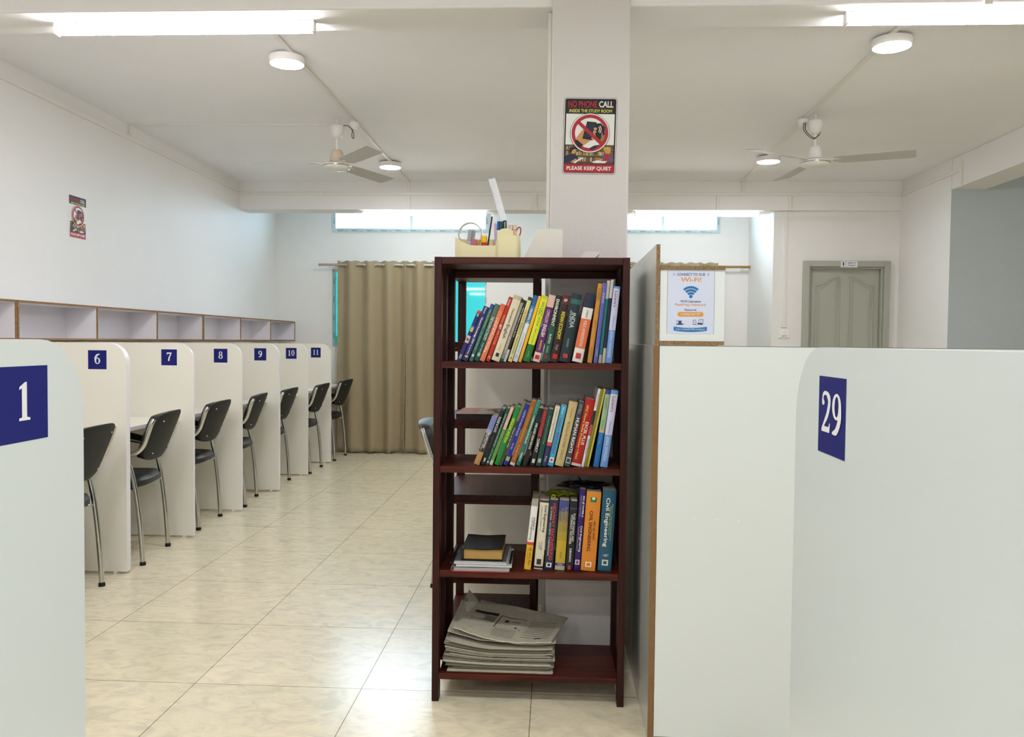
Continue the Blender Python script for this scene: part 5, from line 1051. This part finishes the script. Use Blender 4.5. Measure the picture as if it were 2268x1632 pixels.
# ------------------------------------------------------------------ newspapers
NEWS = []
for k, cc in enumerate(('#aaa493', '#bfb9a9', '#969184', '#cdc7b6')): NEWS.append(solid(cc, .85, name='newsprint_%d' % k, var=.4, bscale=90))
NINK = solid('#1d1c1b', .8, name='newsprint_ink'); NGR = solid('#6b6862', .8, name='newsprint_grey')
rng = random.Random(12); N = 21; base = ZS[3] + .0006
def sag(x, k):       # shared profile so that the sheets nest
    u = (x + .37) / .40; f = k / (N - 1.0)
    left = max(0, .42 - u) / .42
    return f * (.030 * left ** 1.4 + .004 * max(0, u - .75) / .25)
def newspaper(k):
    z0 = base + k * .00395; th = rng.uniform(.0024, .0035); x0 = -.358 + rng.uniform(-.012, .014); x1 = .008 + rng.uniform(-.016, .018); y0 = 2.742 + rng.uniform(-.010, .014); y1 = 2.975 + rng.uniform(-.01, .01)
    if k < 3: x0 += .012 * k
    if k > 12: x1 += rng.uniform(-.01, .016)
    t_ = thing('newspaper', ((x0 + x1) / 2, y0, z0), 'folded old newspaper somewhere inside the grey pile on the bottom shelf', 'newspaper', 'folded newspapers in the pile'); mt = NEWS[k % 4]; mt2 = NEWS[(k + 1) % 4]
    NX = 26; m = MB(); lay = 2 if k % 2 else 3
    for q in range(lay):
        a = th * q / lay; b = th * (q + .82) / lay; yy0 = y0 + rng.uniform(0, .004); xx0 = x0 + rng.uniform(0, .006); xx1 = x1 - rng.uniform(0, .008)
        xs = [xx0 + (xx1 - xx0) * i / NX for i in range(NX + 1)]
        zz = [z0 + sag(x, k) for x in xs]; top = []
        def row(y, off): return [(x, y, z_ + off) for x, z_ in zip(xs, zz)]
        v = row(yy0 + .001, a) + row(yy0 - .0004, (a + b) / 2) + row(yy0 + .001, b) + row(y1, b) + row(y1, a); n_ = NX + 1
        m.add(v, [(r * n_ + i, r * n_ + i + 1, ((r + 1) % 5) * n_ + i + 1, ((r + 1) % 5) * n_ + i) for r in range(5) for i in range(NX)], mt if q % 2 else mt2, False)
        m.add(v, [tuple(r * n_ for r in range(5)), tuple(r * n_ + NX for r in range(4, -1, -1))], mt)
    m.build('sheets', t_)
    if k in (8, 10, 13):
        m = MB(); S = Sheet(m, (-.17, y0 - .0012, z0 + th / 2 + .0002), (1, 0, 0), (0, 0, 1), (0, -1, 0))
        S.text({8: 'control. Dogged movements trigger demand for review', 10: 'dengue disease control', 13: 'the state'}[k], {8: .05, 10: -.05, 13: 0}[k], 0, {8: .25, 10: .1, 13: .05}[k], .0026, NINK, 1); m.build('headline', t_)
for k in range(N): newspaper(k)
# the loose top newspapers, draped
def drape(label, zadd, corners, sag_, seed, printed):
    t_ = thing('newspaper', (-.15, 2.86, base + .1), label, 'newspaper'); c00, c10, c11, c01 = [Vector(c) for c in corners]
    from mathutils import noise
    def P(u, v, o=0):
        p = c00 * (1 - u) * (1 - v) + c10 * u * (1 - v) + c11 * u * v + c01 * (1 - u) * v
        return (p.x, p.y, p.z + sag_ * (4 * u * (1 - u)) * -1 * (1 - v) + .006 * noise.noise(Vector((u * 3 + seed, v * 2, 0))) + .003 * noise.noise(Vector((u * 8, v * 5 + seed, 0))) + o)
    m = MB(); NX, NY = 34, 18
    for o in (0, .0016, .0032): m.grid(lambda u, v, o=o: P(u, v, o), NX, NY, NEWS[(seed + int(o * 1000)) % 4])
    m.grid(lambda u, v: (P(u, 0, v * .0032)[0], P(u, 0, v * .0032)[1] - .0012 * math.sin(PI * v), P(u, 0, v * .0032)[2]), NX, 3, NEWS[3])
    m.build('sheets', t_)
    if printed:
        m = MB()
        def bar(u0, v0, u1, v1, mat, o=.0036):
            n_ = 10; v = []
            for i in range(n_ + 1):
                for vv in (v0, v1): v.append(P(u0 + (u1 - u0) * i / n_, vv, o))
            m.add(v, [(2 * i, 2 * i + 2, 2 * i + 3, 2 * i + 1) for i in range(n_)], mat)
        bar(.04, .62, .30, .70, NINK); bar(.06, .42, .30, .60, NGR)
        bar(.33, .30, .34, .66, NINK); bar(.33, .655, .60, .67, NINK); bar(.595, .30, .605, .66, NINK); bar(.40, .50, .44, .58, NINK); bar(.47, .52, .57, .535, NINK); bar(.54, .34, .57, .37, NINK)
        for r in range(9): bar(.35, .08 + r * .025, .58, .088 + r * .025, NGR)
        for r in range(10): bar(.66, .12 + r * .06, .94, .135 + r * .06, NGR)
        bar(.80, .10, .87, .13, NINK)
        m.build('print', t_)
zt = base + N * .00395 + .007
drape('newspaper near the top of the pile, its left corner standing up', 0, [(-.355, 2.775, zt + .034), (.02, 2.76, zt + .008), (.03, 2.985, zt + .012), (-.33, 2.985, zt + .075)], .020, 2, False)
drape('topmost newspaper draped over the pile, its printed page slanting to the right', 0, [(-.335, 2.760, zt + .052), (.005, 2.735, zt + .020), (.065, 2.965, zt + .026), (-.255, 2.985, zt + .078)], .022, 5, True)
# upright folded corner
m = MB(); m.add([(-.345, 2.93, zt + .04), (-.30, 2.97, zt + .122), (-.255, 2.975, zt + .066), (-.29, 2.90, zt + .052)], [(0, 1, 3), (1, 2, 3)], NEWS[1]); m.add([(-.348, 2.91, zt + .04), (-.322, 2.94, zt + .100), (-.312, 2.91, zt + .06)], [(0, 1, 2)], NEWS[0])
S = Sheet(m, (-.298, 2.944, zt + .082), Vector((.6, .1, -.55)).normalized(), Vector((.45, .25, .6)).normalized(), Vector((.2, -1, .3)).normalized(), .0004); S.k = 3; S.line(-.02, 0, .02, 0, .002, NINK); S.line(-.015, .006, .012, .008, .001, NINK)
tag(m.build('newspaper'), 'torn newspaper corner standing up at the back left of the pile', 'newspaper')

# ------------------------------------------------------------------ things on top of the bookshelf
ZT = 1.5112
OC = solid('#d8d0a6', .38, name='organizer_cream', spec=.5)
og = thing('desk_organizer', (-.23, 2.83, ZT), 'cream plastic pen organizer on top of the bookshelf', 'pen holder')
def wall_loop(pts, hs, th, mb):
    """thin upright wall along a plan path with its own height at each point"""
    n_ = len(pts); v = []
    for i, (p, h) in enumerate(zip(pts, hs)):
        a = Vector((*pts[max(i - 1, 0)], 0)); b = Vector((*pts[min(i + 1, n_ - 1)], 0)); d = (b - a).normalized(); nn = Vector((-d.y, d.x, 0)) * th / 2; c = Vector((*p, 0))
        for s_ in (-1, 1):
            q = c + nn * s_; v += [(q.x, q.y, ZT + .002), (q.x, q.y, ZT + h)]
    f = []
    for i in range(n_ - 1):
        k = 4 * i; f += [(k, k + 4, k + 5, k + 1), (k + 2, k + 3, k + 7, k + 6), (k + 1, k + 5, k + 7, k + 3), (k, k + 2, k + 6, k + 4)]
    f += [(0, 1, 3, 2), (4 * n_ - 4, 4 * n_ - 2, 4 * n_ - 1, 4 * n_ - 3)]
    mb.add(v, f, OC, False)
x0, x1, y0, y1 = -.342, -.120, 2.775, 2.885
plan = []
def arc_pts(cx, cy_, r, a0, a1, n=8): return [(cx + r * math.cos(a0 + (a1 - a0) * i / n), cy_ + r * math.sin(a0 + (a1 - a0) * i / n)) for i in range(n + 1)]
# front left low wall, rising to the left
P1 = [(-.2, y0)] + [(-.2 - .012 * i, y0) for i in range(1, 9)] + arc_pts(x0 + .03, y0 + .03, .03, -PI / 2, -PI, 6) + arc_pts(x0 + .03, y1 - .03, .03, PI, PI / 2, 6) + [(-.2, y1)]
H1 = []
for p in P1:
    if p[1] <= y0 + 1e-6 or (p[0] < x0 + .03 and p[1] < y0 + .031): H1.append(.044 + .030 * max(0, min(1, (-.275 - p[0]) / .065)) ** 1.8)
    else: H1.append(.078)
m = MB(); wall_loop(P1, H1, .0028, m)
P2 = [(-.2, y0), (-.196, y0 - .006)] + arc_pts(-.185, y0 + .006, .014, PI * 1.25, PI * 1.5, 3) + [(x1 - .02, y0 - .008)] + arc_pts(x1 - .015, y0 + .007, .015, -PI / 2, 0, 5) + arc_pts(x1 - .03, y1 - .03, .03, 0, PI / 2, 6) + [(-.2, y1)]
H2 = [.046, .07] + [.078] * (len(P2) - 2)
wall_loop(P2, H2, .0028, m)
wall_loop([(-.2, y0 + .002), (-.2, y1 - .002)], [.05, .078], .0025, m); wall_loop([(-.253, y0 + .004), (-.253, y1 - .004)], [.040, .06], .0025, m); wall_loop([(-.338, 2.83), (-.202, 2.83)], [.045, .05], .0025, m)
m.box(x0 + .012, x1 - .008, y0 + .006, y1 - .006, ZT, ZT + .003, OC)
m.build('body', og)
m = MB(); pts = [(-.195, 2.79)] + arc_pts(-.165, 2.79, .028, PI, 0, 10) + [(-.137, 2.79)]
n_ = 12; v = []
for i in range(n_ + 1):
    a = PI * i / n_; v.append((-.168 - .027 * math.cos(a), 2.792, ZT + .079 + .026 * math.sin(a) ** .6))
m.add(v + [(p[0], p[1] + .012, p[2]) for p in v], [tuple(range(n_ + 1)), tuple(range(2 * n_ + 1, n_, -1))] + [(i, i + 1, i + n_ + 2, i + n_ + 1) for i in range(n_)], OC); m.build('rear_divider', og)
# contents
TAPE = solid('#a7a49c', .35, .3, name='tape_grey')
m = MB(); C = (-.293, 2.832, ZT + .0885)
v = []
for i in range(40):
    a = 2 * PI * i / 40
    for rr, dy in ((.0425, -.008), (.0372, -.008), (.0372, .008), (.0425, .008)): v.append((C[0] + rr * math.cos(a), C[1] + dy, C[2] + rr * math.sin(a)))
m.add(v, [(4 * i + q, 4 * i + (q + 1) % 4, 4 * ((i + 1) % 40) + (q + 1) % 4, 4 * ((i + 1) % 40) + q) for i in range(40) for q in range(4)], TAPE, False)
tag(m.build('tape_roll'), 'grey tape roll standing in the left of the pen organizer', 'tape roll')
for (x, lb) in ((-.303, 'grey eraser standing left in the organizer with a printed sleeve'), (-.293, 'second grey eraser leaning behind the first in the organizer')):
    t_ = thing('eraser', (x, 2.80, ZT + .003), lb, 'eraser'); a = .14; M = Matrix.Translation((x, 2.80 + (.0 if x < -.3 else .012), ZT + .0035)) @ Matrix.Rotation(a, 4, 'Y')
    m = MB(); m.box(-.0065, .0065, -.005, .005, .030, .098, solid('#93979b', .6), M); m.build('rubber', t_, bevel=.0015)
    m = MB(); m.box(-.0072, .0072, -.0056, .0056, .002, .058 if x < -.3 else .05, solid('#b9a9ae' if x < -.3 else '#8c8f94', .5), M); m.build('sleeve', t_)
def box_thing(name, label, cat, x, y, z0, w_, d_, h_, mat, rot=0, lab=None):
    m = MB(); M = Matrix.Translation((x, y, z0)) @ Matrix.Rotation(rot, 4, 'Y'); m.box(-w_ / 2, w_ / 2, -d_ / 2, d_ / 2, 0, h_, mat, M); return tag(m.build(name, bevel=.0008), label, cat)
box_thing('sticky_notes', 'pink sticky note block in the organizer', 'sticky notes', -.275, 2.812, ZT + .0035, .0125, .012, .066, solid('#d8547c', .5))
box_thing('sticky_notes', 'olive green sticky note block beside the pink one', 'sticky notes', -.2615, 2.812, ZT + .0035, .010, .012, .062, solid('#9c9a3a', .5))
gs = thing('glue_stick', (-.2415, 2.79, ZT + .003), 'red glue stick with a yellow cap in the organizer', 'glue stick')
m = MB(); m.tube([(-.2415, 2.792, ZT + .004), (-.2415, 2.792, ZT + .056)], .0098, solid('#c22a20', .4), 18); m.build('barrel', gs)
m = MB(); m.tube([(-.2415, 2.792, ZT + .0562), (-.2415, 2.792, ZT + .078)], .0102, solid('#e2b41c', .4), 18); m.build('cap', gs)
pen('pencil', 'black mechanical pencil sticking up out of the organizer', 'pencil', (-.236, 2.81, ZT + .006), (-.217, 2.815, ZT + .148), .0026, BLACKP, .014, CHROME)
pen('pen', 'pale pink pen standing in the organizer before the blue capped marker', 'pen', (-.205, 2.85, ZT + .006), (-.2085, 2.85, ZT + .128), .0045, solid('#c9a9c4', .4), .004)
mk = pen('marker', 'white marker with a blue cap in the organizer', 'marker', (-.196, 2.845, ZT + .006), (-.197, 2.845, ZT + .105), .006, solid('#d8dadc', .4))
m = MB(); m.tube([(-.197, 2.845, ZT + .1052), (-.196, 2.845, ZT + .136)], .0055, solid('#2456a8', .4), 14); m.build('cap', mk)
RUL = solid('#f2f5fa', .12, name='clear_ruler', trans=.5)
ru = thing('ruler', (-.165, 2.85, ZT + .01), 'long clear plastic ruler rising out of the organizer', 'ruler')
A = Vector((-.140, 2.862, ZT + .01)); B = Vector((-.222, 2.850, ZT + .285)); d = (B - A).normalized(); nx = Vector((1, .4, 0)); nx = (nx - d * nx.dot(d)).normalized(); ny = d.cross(nx); wv = nx * .0125; tv = ny * .0012
m = MB(); m.add([A - wv - tv, A + wv - tv, A + wv + tv, A - wv + tv, B - wv - tv, B + wv - tv, B + wv + tv, B - wv + tv], [(0, 3, 2, 1), (4, 5, 6, 7), (0, 1, 5, 4), (1, 2, 6, 5), (2, 3, 7, 6), (3, 0, 4, 7)], RUL); m.build('blade', ru)
m = MB()
for k in range(40):
    c_ = A + d * (.015 + k * .0063) - wv * .95 - tv * 1.15; e_ = c_ + wv * (.5 if k % 5 == 0 else .3); h_ = d * .0004; m.add([c_ - h_, e_ - h_, e_ + h_, c_ + h_], [(0, 1, 2, 3)], INK)
m.build('scale_marks', ru)
for k, (x, c_) in enumerate(((-.189, '#1d5a48'), (-.184, '#1a4a3c'))):
    pen('pen', ('green pen standing behind the cream divider', 'darker green pen beside the black marker')[k], 'pen', (x + .004, 2.84, ZT + .006), (x, 2.84, ZT + .133), .0035, solid(c_, .4), .004)
mk = pen('marker', 'thick black marker with white lettering in the organizer', 'marker', (-.170, 2.84, ZT + .006), (-.1735, 2.84, ZT + .112), .0068, BLACKP)
m = MB(); m.tube([(-.1735, 2.84, ZT + .1122), (-.1742, 2.84, ZT + .138)], .0063, solid('#26262a', .4), 14); S = Sheet(m, (-.1737, 2.8335, ZT + .122), (0, 0, 1), (-1, 0, 0), (0, -1, 0)); S.rect(-.012, -.0015, .012, -.0006, SIGNW); S.rect(-.009, .0006, .010, .0014, SIGNW); m.build('cap', mk)
for k, (x, c_, lb) in enumerate(((-.152, '#c98f66', 'orange tinted clear bottle in the organizer, left of the two'), (-.139, '#c9a878', 'amber tinted clear bottle in the organizer beside the scissors'))):
    t_ = thing('bottle', (x, 2.83, ZT + .003), lb, 'bottle'); m = MB(); m.lathe([(.0075, .003), (.0085, .01), (.0085, .09), (.006, .098), (.005, .104)], (x, 2.83, ZT), solid(c_, .2), 18); m.build('body', t_)
    m = MB(); m.lathe([(.0065, .104), (.0075, .108), (.0065, .112), (.0078, .116), (.0068, .121), (.002, .122)], (x, 2.83, ZT), solid('#d9c3b0', .15, trans=.3), 18); m.build('cap', t_)
scs = thing('scissors', (-.13, 2.85, ZT + .004), 'scissors with a red handle loop at the right of the organizer', 'scissors')
m = MB(); m.tube([(-.128 + .0085 * math.cos(a) + .004 * math.sin(a), 2.85, ZT + .098 + .019 * math.sin(a)) for a in [2 * PI * i / 20 for i in range(20)]], .0022, solid('#b03224', .35), 8, close=True); m.build('handle', scs)
m = MB(); m.add([(-.135, 2.849, ZT + .08), (-.129, 2.849, ZT + .08), (-.141, 2.849, ZT + .006), (-.135, 2.851, ZT + .08), (-.129, 2.851, ZT + .08), (-.141, 2.851, ZT + .006)], [(0, 1, 2), (5, 4, 3), (0, 3, 4, 1), (1, 4, 5, 2), (2, 5, 3, 0)], CHROME); m.build('blade', scs)
# white wedge and small white tray
m = MB(); P = [(-.107, ZT), (.0265, ZT), (.0268, ZT + .101), (.022, ZT + .1035), (-.056, ZT + .1065), (-.0605, ZT + .104)]
m.prism(P, 'y', 2.80, 2.90, solid('#d3d1ca', .5, name='white_box', var=.12, bscale=14))
tag(m.build('paper_box', bevel=.004), 'white tapered box with a slanting left side on the bookshelf top', 'box')
m = MB(); P = [(.078, ZT), (.128, ZT), (.142, ZT + .010), (.1545, ZT + .022), (.1555, ZT + .027), (.150, ZT + .029), (.110, ZT + .0285), (.098, ZT + .020)]
m.prism(P, 'y', 2.80, 2.92, solid('#cfccc8', .35, name='white_dispenser')); tag(m.build('tape_dispenser', bevel=.003), 'small white slanted plastic holder lying right of the tapered box', 'holder')

# ------------------------------------------------------------------ clean up helper properties
for o in bpy.data.objects:
    if '_o' in o: del o['_o']
